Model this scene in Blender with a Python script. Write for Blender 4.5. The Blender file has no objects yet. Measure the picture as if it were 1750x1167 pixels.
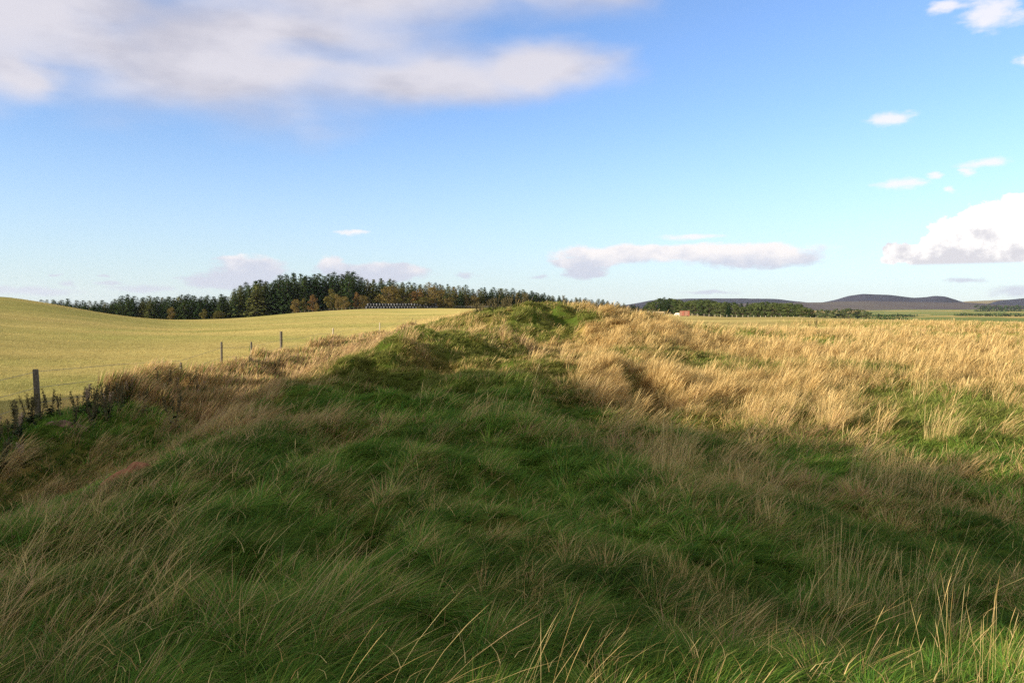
import bpy, math, random
import numpy as np
from mathutils import Vector

# ------------------------------------------------------------------ camera, world, sun, exposure
C = bpy.data.collections.new('scene'); bpy.context.scene.collection.children.link(C)
S = bpy.context.scene
EYE = 3.0
F = 1410.0                                   # focal length in photo pixels
TILT = math.radians(2.09)
cam_d = bpy.data.cameras.new('camera'); cam = bpy.data.objects.new('camera', cam_d); C.objects.link(cam)
cam.location = (0, 0, EYE); cam.rotation_euler = (math.radians(90) - TILT, 0, 0)
cam_d.sensor_width = 36; cam_d.lens = F / 1750 * 36; cam_d.clip_start = 0.1; cam_d.clip_end = 60000
S.camera = cam
S.view_settings.view_transform = 'Standard'; S.view_settings.look = 'None'
S.view_settings.exposure = 0.95; S.view_settings.gamma = 1.0
S.cycles.max_bounces = 9; S.cycles.diffuse_bounces = 6; S.cycles.transmission_bounces = 6
S.cycles.use_denoising = False; S.cycles.transparent_max_bounces = 8; S.cycles.glossy_bounces = 2

SUN_EL = math.radians(15.0)
LH = np.array([0.88, 0.47]); LH = LH / np.linalg.norm(LH)      # horizontal travel of the light
sun_d = bpy.data.lights.new('sun', 'SUN'); sun = bpy.data.objects.new('sun', sun_d); C.objects.link(sun)
sun_d.energy = 5.0; sun_d.angle = math.radians(0.5); sun_d.color = (1.0, 0.89, 0.73)
ld = Vector((LH[0] * math.cos(SUN_EL), LH[1] * math.cos(SUN_EL), -math.sin(SUN_EL)))
sun.rotation_euler = ld.to_track_quat('-Z', 'Y').to_euler(); sun.location = (-40, -30, 40)

def pix_dir(u, v):
    cx = (u - 875) / F; cy = (583.5 - v) / F
    return np.array([cx, math.cos(TILT) + math.sin(TILT) * cy, -math.sin(TILT) + math.cos(TILT) * cy])
def PZ(u, v, d):
    r = pix_dir(u, v); k = d / r[1]
    return (r[0] * k, d, r[2] * k)
def ux(u, d):
    return (u - 875) / F * d

# --- world: physical sky, with cloud banks set by compass bearing and elevation
W = bpy.data.worlds.new('World'); S.world = W; W.use_nodes = True
nt = W.node_tree; N = nt.nodes; L = nt.links
for n in list(N): N.remove(n)
def nd(t, **k):
    n = N.new(t)
    for a, b in k.items(): setattr(n, a, b)
    return n
def mth(op, a, b=None, c=None, clamp=False):
    n = nd('ShaderNodeMath', operation=op, use_clamp=clamp)
    for i, s in enumerate((a, b, c)):
        if s is None: continue
        if isinstance(s, (int, float)): n.inputs[i].default_value = s
        else: L.new(s, n.inputs[i])
    return n.outputs[0]
def vmth(op, a, b=None):
    n = nd('ShaderNodeVectorMath', operation=op)
    for i, s in enumerate((a, b)):
        if s is None: continue
        if isinstance(s, (tuple, list)): n.inputs[i].default_value = s
        else: L.new(s, n.inputs[i])
    return n.outputs['Value'] if op == 'LENGTH' else n.outputs[0]
def mixc(f, a, b):
    n = nd('ShaderNodeMix', data_type='RGBA', blend_type='MIX')
    for i, s in ((0, f), (6, a), (7, b)):
        if isinstance(s, (int, float, tuple)): n.inputs[i].default_value = s
        else: L.new(s, n.inputs[i])
    return n.outputs[2]
def ramp(v, lo, hi):
    n = nd('ShaderNodeMapRange', interpolation_type='SMOOTHSTEP')
    L.new(v, n.inputs[0]); n.inputs[1].default_value = lo; n.inputs[2].default_value = hi
    return n.outputs[0]
sky = nd('ShaderNodeTexSky', sky_type='NISHITA', sun_disc=False)
sky.sun_elevation = SUN_EL; sky.sun_rotation = math.atan2(-LH[0], -LH[1])
sky.altitude = 200; sky.air_density = 1.0; sky.dust_density = 0.1; sky.ozone_density = 2.5
tc = nd('ShaderNodeTexCoord'); sep = nd('ShaderNodeSeparateXYZ'); L.new(tc.outputs['Generated'], sep.inputs[0])
az = mth('ARCTAN2', sep.outputs[0], sep.outputs[1]); el = mth('ARCSINE', sep.outputs[2])
cmb = nd('ShaderNodeCombineXYZ'); L.new(az, cmb.inputs[0]); L.new(el, cmb.inputs[1]); AE = cmb.outputs[0]
def noise(vec, scale, detail=5, rough=0.55, sc=(1, 1, 1), off=(0, 0, 0), col=False):
    v = vmth('ADD', vmth('MULTIPLY', vec, sc), off)
    n = nd('ShaderNodeTexNoise'); L.new(v, n.inputs['Vector']); n.inputs['Scale'].default_value = scale
    n.inputs['Detail'].default_value = detail; n.inputs['Roughness'].default_value = rough
    return n.outputs['Color'] if col else n.outputs['Fac']
def ae(u, v):
    r = pix_dir(u, v); r = r / np.linalg.norm(r)
    return math.atan2(r[0], r[1]), math.asin(r[2])
def blobs(vec, lst):
    out = None
    for (u, v, ru, rv) in lst:
        a, e = ae(u, v)
        k = math.cos(a)
        w = vmth('LENGTH', vmth('MULTIPLY', vmth('SUBTRACT', vec, (a, e, 0)), (F / ru / k / k * 1.0, F / rv / k, 0)))
        s = mth('SUBTRACT', 1.0, w)
        out = s if out is None else mth('SMOOTH_MAX', out, s, 0.25)
    return out
def warp(vec, scale, amt, sc=(1, 1, 1)):
    c = noise(vec, scale, 4, 0.6, sc, col=True)
    return vmth('ADD', vec, vmth('MULTIPLY', vmth('SUBTRACT', c, (0.5, 0.5, 0.5)), (amt[0], amt[1], 0)))
w1 = warp(AE, 5.0, (0.16, 0.05), (1, 2.2, 1))
w2 = warp(warp(AE, 26.0, (0.030, 0.022), (1, 1.4, 1)), 80.0, (0.010, 0.009))
# soft stratocumulus bank, upper left
big = blobs(w1, [(60, 20, 420, 150), (420, 92, 390, 126), (720, 128, 300, 62), (900, 118, 170, 48), (600, -60, 480, 120), (990, -10, 130, 45), (30, 120, 110, 60), (-400, 0, 500, 190), (250, -200, 700, 180)])
nb = noise(AE, 5.5, 4, 0.45, (1, 2.4, 1), (3, 1, 0))
db = ramp(mth('ADD', big, mth('MULTIPLY', mth('SUBTRACT', nb, 0.5), 1.2)), -0.25, 0.75)
gap = blobs(w1, [(565, 88, 90, 16), (960, 22, 110, 20), (1040, 45, 120, 30), (120, 118, 60, 22)])
db = mth('MULTIPLY', db, mth('SUBTRACT', 1.0, mth('MULTIPLY', ramp(gap, -0.5, 0.9), 0.38)))
# crisp cumulus at right
cum = blobs(w2, [(1695, 405, 104, 60), (1735, 394, 82, 60), (1645, 418, 76, 46), (1600, 430, 48, 30), (1800, 405, 150, 72), (1536, 430, 32, 22), (1545, 437, 44, 14)])
a0, e0 = ae(1700, 452)
base = mth('MULTIPLY', mth('SUBTRACT', el, e0), 34.0)
nc = noise(AE, 60, 8, 0.62, (1, 1.2, 1))
dc = ramp(mth('MINIMUM', mth('ADD', cum, mth('MULTIPLY', mth('SUBTRACT', nc, 0.5), 0.8)), base), -0.02, 0.12)
# flat lens cloud and small fair-weather scraps
w3 = warp(AE, 22.0, (0.05, 0.012), (1, 2.5, 1))
lens = blobs(w3, [(1180, 432, 235, 17), (1290, 440, 130, 20), (1060, 434, 130, 17), (1000, 462, 36, 16), (1000, 448, 60, 12),
                  (430, 462, 70, 28), (400, 480, 80, 20), (640, 466, 100, 18), (570, 452, 34, 18), (690, 462, 44, 12)])
dl = ramp(mth('ADD', lens, mth('MULTIPLY', mth('SUBTRACT', noise(AE, 40, 5, 0.6, (1, 1.8, 1), (7, 0, 0)), 0.5), 0.9)), -0.1, 0.35)
scr = blobs(w3, [(1525, 203, 42, 15), (1542, 314, 46, 13), (1598, 299, 16, 7), (1685, 277, 52, 11), (1655, 294, 16, 10), (1618, 326, 14, 6),
                 (1700, 22, 66, 30), (1630, 8, 50, 14), (1775, 100, 40, 14), (605, 398, 34, 6), (1185, 405, 60, 5), (390, 441, 28, 5),
                 (118, 484, 16, 6), (195, 484, 20, 5), (180, 472, 14, 4), (90, 470, 14, 3), (800, 470, 22, 6), (920, 473, 22, 5),
                 (250, 494, 70, 9), (60, 496, 100, 10), (335, 476, 30, 5), (1735, 498, 65, 14), (1655, 478, 40, 6), (1300, 516, 46, 5), (1210, 500, 60, 4)])
ds = mth('MULTIPLY', ramp(mth('ADD', scr, mth('MULTIPLY', mth('SUBTRACT', noise(AE, 46, 5, 0.6, (1, 2.0, 1), (2, 5, 0)), 0.5), 1.3)), -0.1, 0.75), 0.8)
# brightness of each bank
WH = (9.2, 8.8, 8.9, 1); GR = (6.1, 6.0, 6.7, 1)
cb = mixc(ramp(noise(AE, 7.5, 4, 0.5, (1, 2.6, 1), (9, 4, 0)), 0.36, 0.62), (4.0, 3.85, 4.3, 1), (5.2, 4.95, 5.25, 1))
sh_c = mth('ADD', mth('MULTIPLY', base, 0.55), mth('MULTIPLY', mth('SUBTRACT', noise(AE, 38, 5, 0.6, (1, 1.2, 1), (1, 8, 0)), 0.5), 3.2))
cc = mixc(ramp(sh_c, -0.1, 0.8), (5.0, 4.9, 5.2, 1), (8.0, 7.7, 7.4, 1))
a1, e1 = ae(1180, 448); a2, e2 = ae(600, 470)
sh_l = mth('ADD', mth('MULTIPLY', mth('SUBTRACT', el, (e1 + 0.004)), 40.0), mth('MULTIPLY', mth('SUBTRACT', noise(AE, 30, 4, 0.6, (1, 1.6, 1), (4, 4, 0)), 0.45), 2.4))
cl = mixc(ramp(sh_l, -0.6, 0.8), (4.3, 4.5, 5.3, 1), (6.8, 6.4, 6.3, 1))
skc = nd('ShaderNodeMix', data_type='RGBA', blend_type='MULTIPLY'); skc.inputs[0].default_value = 1.0
L.new(sky.outputs[0], skc.inputs[6]); skc.inputs[7].default_value = (1.24, 1.31, 1.58, 1)
c0 = mixc(mth('MULTIPLY', mth('SUBTRACT', 1.0, ramp(el, -0.08, 0.24)), 0.85), skc.outputs[2], (4.0, 4.98, 5.6, 1))
c0 = mixc(ds, c0, cl)
c0 = mixc(mth('MULTIPLY', dl, 0.95), c0, cl)
c0 = mixc(dc, c0, cc)
c0 = mixc(mth('MULTIPLY', db, 0.9), c0, cb)
# unseen warm-white cloud overhead and behind, added to brighten and warm the shade
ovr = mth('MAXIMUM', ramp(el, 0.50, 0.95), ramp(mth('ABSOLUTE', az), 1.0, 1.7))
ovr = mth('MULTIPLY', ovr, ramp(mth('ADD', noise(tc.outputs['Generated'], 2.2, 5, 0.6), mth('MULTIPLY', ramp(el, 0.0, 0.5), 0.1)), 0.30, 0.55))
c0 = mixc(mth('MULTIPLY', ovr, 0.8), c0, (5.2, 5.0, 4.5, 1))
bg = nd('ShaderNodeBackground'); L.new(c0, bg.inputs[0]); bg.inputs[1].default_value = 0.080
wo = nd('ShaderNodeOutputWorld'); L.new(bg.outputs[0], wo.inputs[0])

# ------------------------------------------------------------------ helpers
rng = np.random.default_rng(11); random.seed(11)
def tag(o, label=None, cat=None, group=None, kind=None):
    if label: o['label'] = label
    if cat: o['category'] = cat
    if group: o['group'] = group
    if kind: o['kind'] = kind
    return o
def empty(name, loc, rz=0.0):
    o = bpy.data.objects.new(name, None); C.objects.link(o); o.location = loc; o.rotation_euler = (0, 0, rz)
    o.empty_display_size = 0.2
    return o
def mesh_np(name, V, faces_flat, sizes, mat=None, col=None, smooth=False, attrs=None):
    me = bpy.data.meshes.new(name)
    V = np.asarray(V, np.float32); ff = np.asarray(faces_flat, np.int32); sz = np.asarray(sizes, np.int32)
    me.vertices.add(len(V)); me.vertices.foreach_set('co', V.ravel())
    me.loops.add(len(ff)); me.loops.foreach_set('vertex_index', ff)
    me.polygons.add(len(sz))
    st = np.concatenate([[0], np.cumsum(sz)[:-1]]).astype(np.int32)
    me.polygons.foreach_set('loop_start', st)
    try: me.polygons.foreach_set('loop_total', sz)
    except Exception: pass
    if smooth: me.polygons.foreach_set('use_smooth', np.ones(len(sz), bool))
    me.update(calc_edges=True)
    if col is not None:
        a = me.color_attributes.new('Col', 'FLOAT_COLOR', 'POINT')
        c4 = np.ones((len(V), 4), np.float32); c4[:, :3] = col
        a.data.foreach_set('color', c4.ravel())
    for k, v in (attrs or {}).items():
        a = me.attributes.new(k, 'FLOAT', 'POINT'); a.data.foreach_set('value', np.asarray(v, np.float32))
    if mat: me.materials.append(mat)
    return me
def link(name, me, parent=None, loc=(0, 0, 0)):
    o = bpy.data.objects.new(name, me); C.objects.link(o); o.location = loc
    if parent: o.parent = parent
    return o
def _h(ix, iy, s):
    n = (ix.astype(np.int64) * 374761393 + iy.astype(np.int64) * 668265263 + s * 974634777) & 0x7fffffff
    n = ((n ^ (n >> 13)) * 1274126177) & 0x7fffffff
    n = n ^ (n >> 16)
    return (n & 0xffffff) / float(0xffffff)
def vnoise(x, y, s=0):
    ix = np.floor(x); iy = np.floor(y); fx = x - ix; fy = y - iy
    fx = fx * fx * (3 - 2 * fx); fy = fy * fy * (3 - 2 * fy); ix = ix.astype(np.int64); iy = iy.astype(np.int64)
    return (_h(ix, iy, s) * (1 - fx) + _h(ix + 1, iy, s) * fx) * (1 - fy) + (_h(ix, iy + 1, s) * (1 - fx) + _h(ix + 1, iy + 1, s) * fx) * fy
def fbm(x, y, s=0, o=4):
    t = 0; a = 0.5; n = 0
    for i in range(o):
        t = t + a * vnoise(x * 2 ** i + 17.3 * i, y * 2 ** i - 9.1 * i, s + i); n += a; a *= 0.5
    return t / n
def sst(a, b, x):
    t = np.clip((x - a) / (b - a), 0, 1); return t * t * (3 - 2 * t)

# ------------------------------------------------------------------ terrain height
K = [(0, 0, -1.65), (-2.5, 0, -1.72), (3, 0, -1.8), (0, 3, -1.65), (3, 4, -1.85), (7, 3, -2.3), (-3, 3, -1.72),
     (-4.0, 6.5, -1.78), (-4.2, 10, -1.74), (-4.4, 14, -1.72), (-4.1, 17.5, -1.5),
     (-7, 0, -2.7), (-7, 6, -2.8), (-7, 10, -2.85), (-7.2, 14, -2.75), (-7.3, 19, -2.6), (-7.3, 26, -2.35), (-7.6, 35, -2.0),
     (-5.6, 24, -1.75), (-5.8, 19, -1.9), (-5.8, 14, -2.2), (-5.7, 9, -2.35),
     (-9.8, -5, -2.5), (-9.8, 5, -2.4), (-9.8, 12, -2.15), (-9.8, 17, -2.15), (-8.5, 15.5, -2.02), (-8.6, 11, -2.2), (-8.4, 19.5, -2.12), (-9.8, 28, -2.15), (-9.8, 35, -1.9), (-9.8, 45, -1.95), (-9.8, 61, -1.95),
     (0, 7, -1.78), (0, 10, -1.82), (0, 14, -1.76), (0, 20, -1.45), (0, 26, -1.3), (0, 31, -1.05),
     (-4.1, 20.3, -1.1), (-3.6, 22, -0.9), (-2.8, 27, -0.6), (-1.6, 27, -0.78), (-3.5, 18, -1.5), (-2.3, 19.5, -1.45), (-2.0, 14, -1.68),
     (-5, 40, -0.85), (-2.8, 42, -0.28), (-3.6, 34, -0.95), (-6.2, 31, -1.5),
     (-1.55, 40, 0.05), (0.9, 38.5, 0.34), (2.5, 41, 0.38), (5.2, 42, 0.0), (8.2, 42, -0.5), (3.3, 34, -0.72), (4.8, 30, -1.25),
     (1.25, 32.5, -1.0), (-0.6, 35, -0.62), (0.7, 56, -0.6), (-3, 60, -1.2), (8, 60, -0.9),
     (1.8, 20, -1.5), (2.75, 17.5, -1.9), (3.6, 24, -1.5), (4.0, 17.5, -2.15), (5.3, 17.5, -2.2), (5.8, 25, -1.8), (9.2, 40, -1.15),
     (6.3, 17, -2.2), (10, 27, -1.72), (16.8, 45, -1.4), (41, 110, -1.62), (8, 14.5, -2.25), (12.6, 23, -2.0), (25, 45, -1.7), (66, 120, -1.60),
     (45, 70, -1.9), (30, 90, -1.75),
     (2.2, 6, -2.02), (4.9, 9, -2.35), (4.1, 11.5, -2.28), (1.7, 8.5, -1.93), (2.0, 12.5, -1.95), (1.2, 4.5, -1.8),
     (20, 5, -2.7), (20, 15, -2.4), (15, -10, -2.6), (0, -10, -2.0), (-15, -5, -2.5), (35, 25, -2.0),
     (-12, 20, -2.4), (-24.8, 40, -2.2), (-43, 70, -1.6), (-62, 100, 0.15), (-84, 135, 2.3), (-100, 165, 1.6), (-125, 200, -1.5),
     (-77, 140, 1.0), (-75, 150, -0.3), (-75, 170, -1.6), (-105, 300, -3.0), (-41, 100, -2.0), (-24, 60, -2.1), (-21, 80, -1.7),
     (-66, 250, -0.6), (-71, 320, 0.2), (-59, 335, 0.95), (-30, 340, 1.15), (-12, 100, -1.1), (-25, 200, -0.5), (-10, 340, 1.0),
     (-90, 345, -1.0), (-125, 345, -3.4), (-160, 345, -3.6), (-220, 345, -3.0),
     (19, 120, -1.05), (60, 290, -1.7), (85, 340, -2.65), (130, 350, -3.7), (20, 300, -0.5), (30, 500, 0.6), (75, 600, 0.0), (70, 200, -1.4),
     (90, 200, -2.2), (150, 350, -5), (130, 200, -3.2), (200, 400, -7), (-300, 300, 4), (-120, 80, 2.0), (-60, 40, -1.2),
     (0, -100, -3), (-100, -50, -1), (100, 0, -3.2), (100, 60, -2.3), (80, 100, -1.9), (0, 800, -4), (-400, 600, -3), (400, 600, -9), (-800, 0, 0), (600, 0, -8), (0, -800, -5)]
K = np.array(K, float)
K[:, 2] -= np.where((K[:, 0] > -9.9) & (np.hypot(K[:, 0], K[:, 1]) < 130), 0.16 * np.clip(np.hypot(K[:, 0], K[:, 1]) / 12, 0.2, 1), 0)
def wrp(x, y):
    r = np.hypot(x, y) + 1e-6; k = np.log1p(r / 3.0) / r
    return x * k, y * k
kx, ky = wrp(K[:, 0], K[:, 1]); CC = 0.045
A = np.sqrt((kx[:, None] - kx) ** 2 + (ky[:, None] - ky) ** 2 + CC ** 2)
n = len(K); M = np.zeros((n + 1, n + 1)); M[:n, :n] = A + np.eye(n) * 1e-4; M[n, :n] = 1; M[:n, n] = 1
wts = np.linalg.solve(M, np.concatenate([K[:, 2], [0]]))
def rbf(x, y):
    x = np.asarray(x, float); y = np.asarray(y, float); sh = x.shape; x = x.ravel(); y = y.ravel()
    out = np.empty(len(x))
    for i in range(0, len(x), 40000):
        a, b = wrp(x[i:i + 40000], y[i:i + 40000])
        D = np.sqrt((a[:, None] - kx) ** 2 + (b[:, None] - ky) ** 2 + CC ** 2)
        out[i:i + 40000] = D @ wts[:n] + wts[n]
    return out.reshape(sh)
LUMPS = [(965, 35.5, -.42, 1.3, 1.5), (870, 36.5, .26, 1.0, 1.2), (935, 38.5, .14, 1.6, .9), (1060, 33.5, .40, 1.5, .6), (1010, 36.5, .3, .8, .8), (1110, 31, .35, 1.2, .6),
         (590, 19.6, .26, .42, .5), (648, 20.2, .22, .45, .5), (730, 24.5, .32, 1.0, .7), (800, 23.5, .30, .8, .7), (680, 21.5, .25, .7, .5), (770, 20.5, -.3, .9, .8), (870, 28, .35, .9, .7), (900, 25.5, -.25, 1.0, .9),
         (1085, 19.5, -.35, .35, 3.0), (1060, 20.5, .25, .4, 2.0), (600, 8.5, -.26, .35, 1.6), (560, 11, -.24, .35, 1.5), (585, 6, -.22, .3, 1.0), (440, 5.2, .12, .7, .35), (760, 9.5, .14, .7, .5), (640, 15, .2, .8, .6), (860, 12.5, .15, .8, .5), (1150, 13.5, .2, .9, .7)]
def fence_x(y):
    return -9.8 + 0.0 * y
def rough_mask(x, y):                      # 1 on unmown ground, 0 on the mown field and pasture
    r = np.hypot(x, y)
    m = sst(-0.5, 0.5, x - fence_x(y) + 0.3)
    far = 1 - sst(62, 74, y + 12 * (fbm(x / 9, y / 9, 5) - .5)) * (1 - sst(18, 30, x - 0.16 * y))
    return m * np.where(y > 40, far, 1) * (1 - sst(125, 150, r))
def H(x, y):
    x = np.asarray(x, float); y = np.asarray(y, float)
    r = np.hypot(x, y)
    z = rbf(x, y)
    rm = rough_mask(x, y)
    nearf = np.clip(r / 5, 0.25, 1)
    z = z + rm * ((fbm(x / 2.3, y / 2.9, 21, 3) - .5) * 0.50 * nearf + (fbm(x / 0.75, y / 0.8, 31, 2) - .5) * 0.27 * nearf)
    knoll = np.exp(-(((x + 1.0) / 4.5) ** 2 + ((y - 23) / 5.5) ** 2)) + np.exp(-(((x - 2) / 6) ** 2 + ((y - 37) / 5) ** 2))
    z = z + np.clip(knoll, 0, 1) * ((fbm(x / 1.7, y / 1.9, 41, 3) - .5) * 1.1 + (fbm(x / .55, y / .6, 43, 3) - .5) * 0.42)
    for u_, d_, a_, rx_, ry_ in LUMPS: z = z + a_ * np.exp(-(((x - ux(u_, d_)) / rx_) ** 2 + ((y - d_) / ry_) ** 2) ** 1.5)
    z = z + (1 - rm) * (fbm(x / 30, y / 30, 51, 3) - .5) * 0.5 * sst(15, 80, r) * (1 - sst(150, 260, r) * .7)
    zf = -9 + 14 * sst(1800, 3600, r) + (fbm(x / 500, y / 500, 61, 3) - .5) * 8
    t = sst(650, 1300, r)
    return EYE + z * (1 - t) + zf * t
def Hs(x, y): return float(H(np.array([x]), np.array([y]))[0])

# patches of the ground cover: (u px, depth, ru px, r depth, dry shift, green shift)
def ell(x, y, u, d, ru, rd):
    cx = ux(u, d); rx = ru / F * d
    q = ((x - cx) / rx) ** 2 + ((y - d) / rd) ** 2
    return np.exp(-q)
def cover(x, y):
    """dryness 0..1, pinkness 0..1, height m of the rough grass at a place"""
    rid = 1 - sst(1.2, 3.4, np.abs(x + 0.9 - 0.02 * y))           # crest of the bank
    near = 1 - sst(15, 21, y)
    dry = 0.15 + 0 * x
    dry = dry - 0.22 * rid * (1 - sst(17, 22, y))
    right = sst(1.0, 4.5, x) * sst(14, 20, y)
    dry = dry + 0.36 * right
    dry = dry + 0.07 * sst(1.0, 3.0, x) * near
    dry = dry + 0.50 * ell(x, y, 20, 5.0, 300, 1.8) + 0.3 * ell(x, y, 520, 27, 110, 11) + 0.35 * ell(x, y, 480, 18, 80, 4)
    dry = dry - 0.55 * ell(x, y, 1700, 19, 120, 4) - 0.35 * ell(x, y, 1760, 25, 150, 6) - 0.25 * ell(x, y, 1580, 22, 90, 4) - 0.9 * ell(x, y, 1088, 19.5, 22, 5) - 0.38 * ell(x, y, 1480, 33, 110, 9) - 0.45 * ell(x, y, 1180, 46, 90, 6) + 0.3 * ell(x, y, 1260, 30, 130, 8)
    dry = dry - 0.30 * ell(x, y, 700, 23, 130, 5) - 0.45 * ell(x, y, 930, 38, 120, 5) + 0.45 * ell(x, y, 930, 27, 90, 3.5) + 0.4 * ell(x, y, 1040, 22, 60, 4)
    dry = dry + 0.40 * ell(x, y, 1000, 21, 110, 3.5) + 0.5 * ell(x, y, 720, 33, 90, 5) + 0.4 * ell(x, y, 960, 30, 120, 2.5) + 0.22 * ell(x, y, 1000, 13, 230, 4) + 0.3 * ell(x, y, 1100, 36, 80, 6)
    dry = dry - 0.5 * ell(x, y, 215, 10.5, 110, 1.6) - 0.35 * ell(x, y, 60, 9.5, 120, 3)
    nz = fbm(x / 1.9 + y * 0.1, y / 2.6, 71, 4) - .5
    dry = np.clip(dry + nz * 1.7 + (fbm(x / 7, y / 9, 73, 3) - .5) * 1.9 * right, 0.03, 0.97)
    rdg = np.exp(-(((x - 0.5 - 0.085 * y) / 4.1) ** 4)) * sst(18, 22, y) * (1 - sst(48, 56, y))
    dry = np.clip(dry + 0.02 * rdg + 0.9 * rdg * (fbm(x / .9, y / 1.2, 75, 3) - .45), .03, .97)
    pink = np.clip(0.15 + 0.8 * ell(x, y, 520, 25, 130, 14) + (fbm(x / 3, y / 3, 81) - .5) * 1.2 - 0.3 * right, 0, 1)
    h = 0.19 + 0.10 * dry + 0.24 * right * dry + (fbm(x / 1.1, y / 1.3, 91, 3) - .5) * 0.22
    h = h * (1 - 0.4 * ell(x, y, 700, 23, 130, 5)) * (1 - 0.25 * rdg) * (1 - .45 * ell(x, y, 215, 10.5, 110, 1.6))
    return dry, pink, np.clip(h, 0.08, 0.9)

GREEN = np.array([(0.102, 0.195, 0.022), (0.138, 0.230, 0.028), (0.066, 0.145, 0.018), (0.215, 0.260, 0.045), (0.088, 0.205, 0.034)])
DRY = np.array([(0.66, 0.47, 0.195), (0.54, 0.37, 0.145), (0.39, 0.255, 0.090), (0.72, 0.54, 0.24), (0.30, 0.215, 0.075)])
PINK = np.array([0.46, 0.30, 0.155])
FIELD = np.array([(0.41, 0.325, 0.115), (0.30, 0.270, 0.085), (0.46, 0.36, 0.145)])

# ------------------------------------------------------------------ materials
def new_mat(name):
    m = bpy.data.materials.new(name); m.use_nodes = True
    for q in list(m.node_tree.nodes): m.node_tree.nodes.remove(q)
    return m, m.node_tree.nodes, m.node_tree.links
def blade_mat(name, trans=0.32):
    m, n_, l_ = new_mat(name)
    at = n_.new('ShaderNodeAttribute'); at.attribute_name = 'Col'
    d = n_.new('ShaderNodeBsdfDiffuse'); t = n_.new('ShaderNodeBsdfTranslucent'); g = n_.new('ShaderNodeBsdfGlossy')
    g.inputs['Roughness'].default_value = 0.45; g.inputs['Color'].default_value = (0.9, 0.9, 0.85, 1)
    mx = n_.new('ShaderNodeMixShader'); mx.inputs[0].default_value = trans; mg = n_.new('ShaderNodeMixShader'); mg.inputs[0].default_value = 0.007
    o = n_.new('ShaderNodeOutputMaterial')
    l_.new(at.outputs['Color'], d.inputs[0]); l_.new(at.outputs['Color'], t.inputs[0])
    l_.new(d.outputs[0], mx.inputs[1]); l_.new(t.outputs[0], mx.inputs[2])
    l_.new(mx.outputs[0], mg.inputs[1]); l_.new(g.outputs[0], mg.inputs[2]); l_.new(mg.outputs[0], o.inputs[0])
    return m
M_BLADE = blade_mat('grass_blades', 0.42)
def simple_mat(name, col, rough=0.8, var=0.25, scale=8.0, spec=0.3, bump=0.0, coat=0.0):
    m, n_, l_ = new_mat(name)
    p = n_.new('ShaderNodeBsdfPrincipled'); o = n_.new('ShaderNodeOutputMaterial')
    tcn = n_.new('ShaderNodeTexCoord'); nz = n_.new('ShaderNodeTexNoise'); nz.inputs['Scale'].default_value = scale; nz.inputs['Detail'].default_value = 6
    l_.new(tcn.outputs['Object'], nz.inputs['Vector'])
    mr = n_.new('ShaderNodeMapRange'); mr.inputs[1].default_value = 0.3; mr.inputs[2].default_value = 0.7
    mr.inputs[3].default_value = 1 - var; mr.inputs[4].default_value = 1 + var
    l_.new(nz.outputs[0], mr.inputs[0])
    mm = n_.new('ShaderNodeVectorMath'); mm.operation = 'SCALE'; mm.inputs[0].default_value = col; l_.new(mr.outputs[0], mm.inputs['Scale'])
    l_.new(mm.outputs[0], p.inputs['Base Color']); p.inputs['Roughness'].default_value = rough
    p.inputs['Specular IOR Level'].default_value = spec
    if bump:
        b = n_.new('ShaderNodeBump'); b.inputs['Strength'].default_value = bump; b.inputs['Distance'].default_value = 0.02
        l_.new(nz.outputs[0], b.inputs['Height']); l_.new(b.outputs[0], p.inputs['Normal'])
    l_.new(p.outputs[0], o.inputs[0])
    return m
def leaf_mat(name, c1, c2, trans=0.2, scale=0.5):
    m, n_, l_ = new_mat(name)
    oi = n_.new('ShaderNodeObjectInfo'); tcn = n_.new('ShaderNodeTexCoord')
    nz = n_.new('ShaderNodeTexNoise'); nz.inputs['Scale'].default_value = scale; nz.inputs['Detail'].default_value = 4
    l_.new(tcn.outputs['Object'], nz.inputs['Vector'])
    ad = n_.new('ShaderNodeMath'); ad.operation = 'ADD'; l_.new(oi.outputs['Random'], ad.inputs[0]); l_.new(nz.outputs[0], ad.inputs[1])
    mr = n_.new('ShaderNodeMapRange'); l_.new(ad.outputs[0], mr.inputs[0]); mr.inputs[1].default_value = 0.35; mr.inputs[2].default_value = 1.6
    mx = n_.new('ShaderNodeMix'); mx.data_type = 'RGBA'; l_.new(mr.outputs[0], mx.inputs[0])
    mx.inputs[6].default_value = (*c1, 1); mx.inputs[7].default_value = (*c2, 1)
    d = n_.new('ShaderNodeBsdfDiffuse'); t = n_.new('ShaderNodeBsdfTranslucent'); ms = n_.new('ShaderNodeMixShader'); ms.inputs[0].default_value = trans
    o = n_.new('ShaderNodeOutputMaterial')
    l_.new(mx.outputs[2], d.inputs[0]); l_.new(mx.outputs[2], t.inputs[0]); l_.new(d.outputs[0], ms.inputs[1]); l_.new(t.outputs[0], ms.inputs[2]); l_.new(ms.outputs[0], o.inputs[0])
    return m
M_CONIF = leaf_mat('conifer_needles', (0.018, 0.040, 0.015), (0.062, 0.088, 0.028))
M_OLIVE = leaf_mat('olive_conifer_needles', (0.060, 0.080, 0.024), (0.130, 0.130, 0.040))
M_PINE = leaf_mat('pine_needles', (0.050, 0.078, 0.026), (0.120, 0.140, 0.048), scale=0.8)
M_GOLD = leaf_mat('autumn_leaves', (0.12, 0.095, 0.030), (0.21, 0.15, 0.048), 0.25, 0.8)
M_ORANGE = leaf_mat('orange_leaves', (0.15, 0.085, 0.030), (0.22, 0.125, 0.045), 0.25, 0.8)
M_OLBR = leaf_mat('olive_leaves', (0.085, 0.085, 0.024), (0.17, 0.14, 0.038), 0.25, 0.8)
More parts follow.
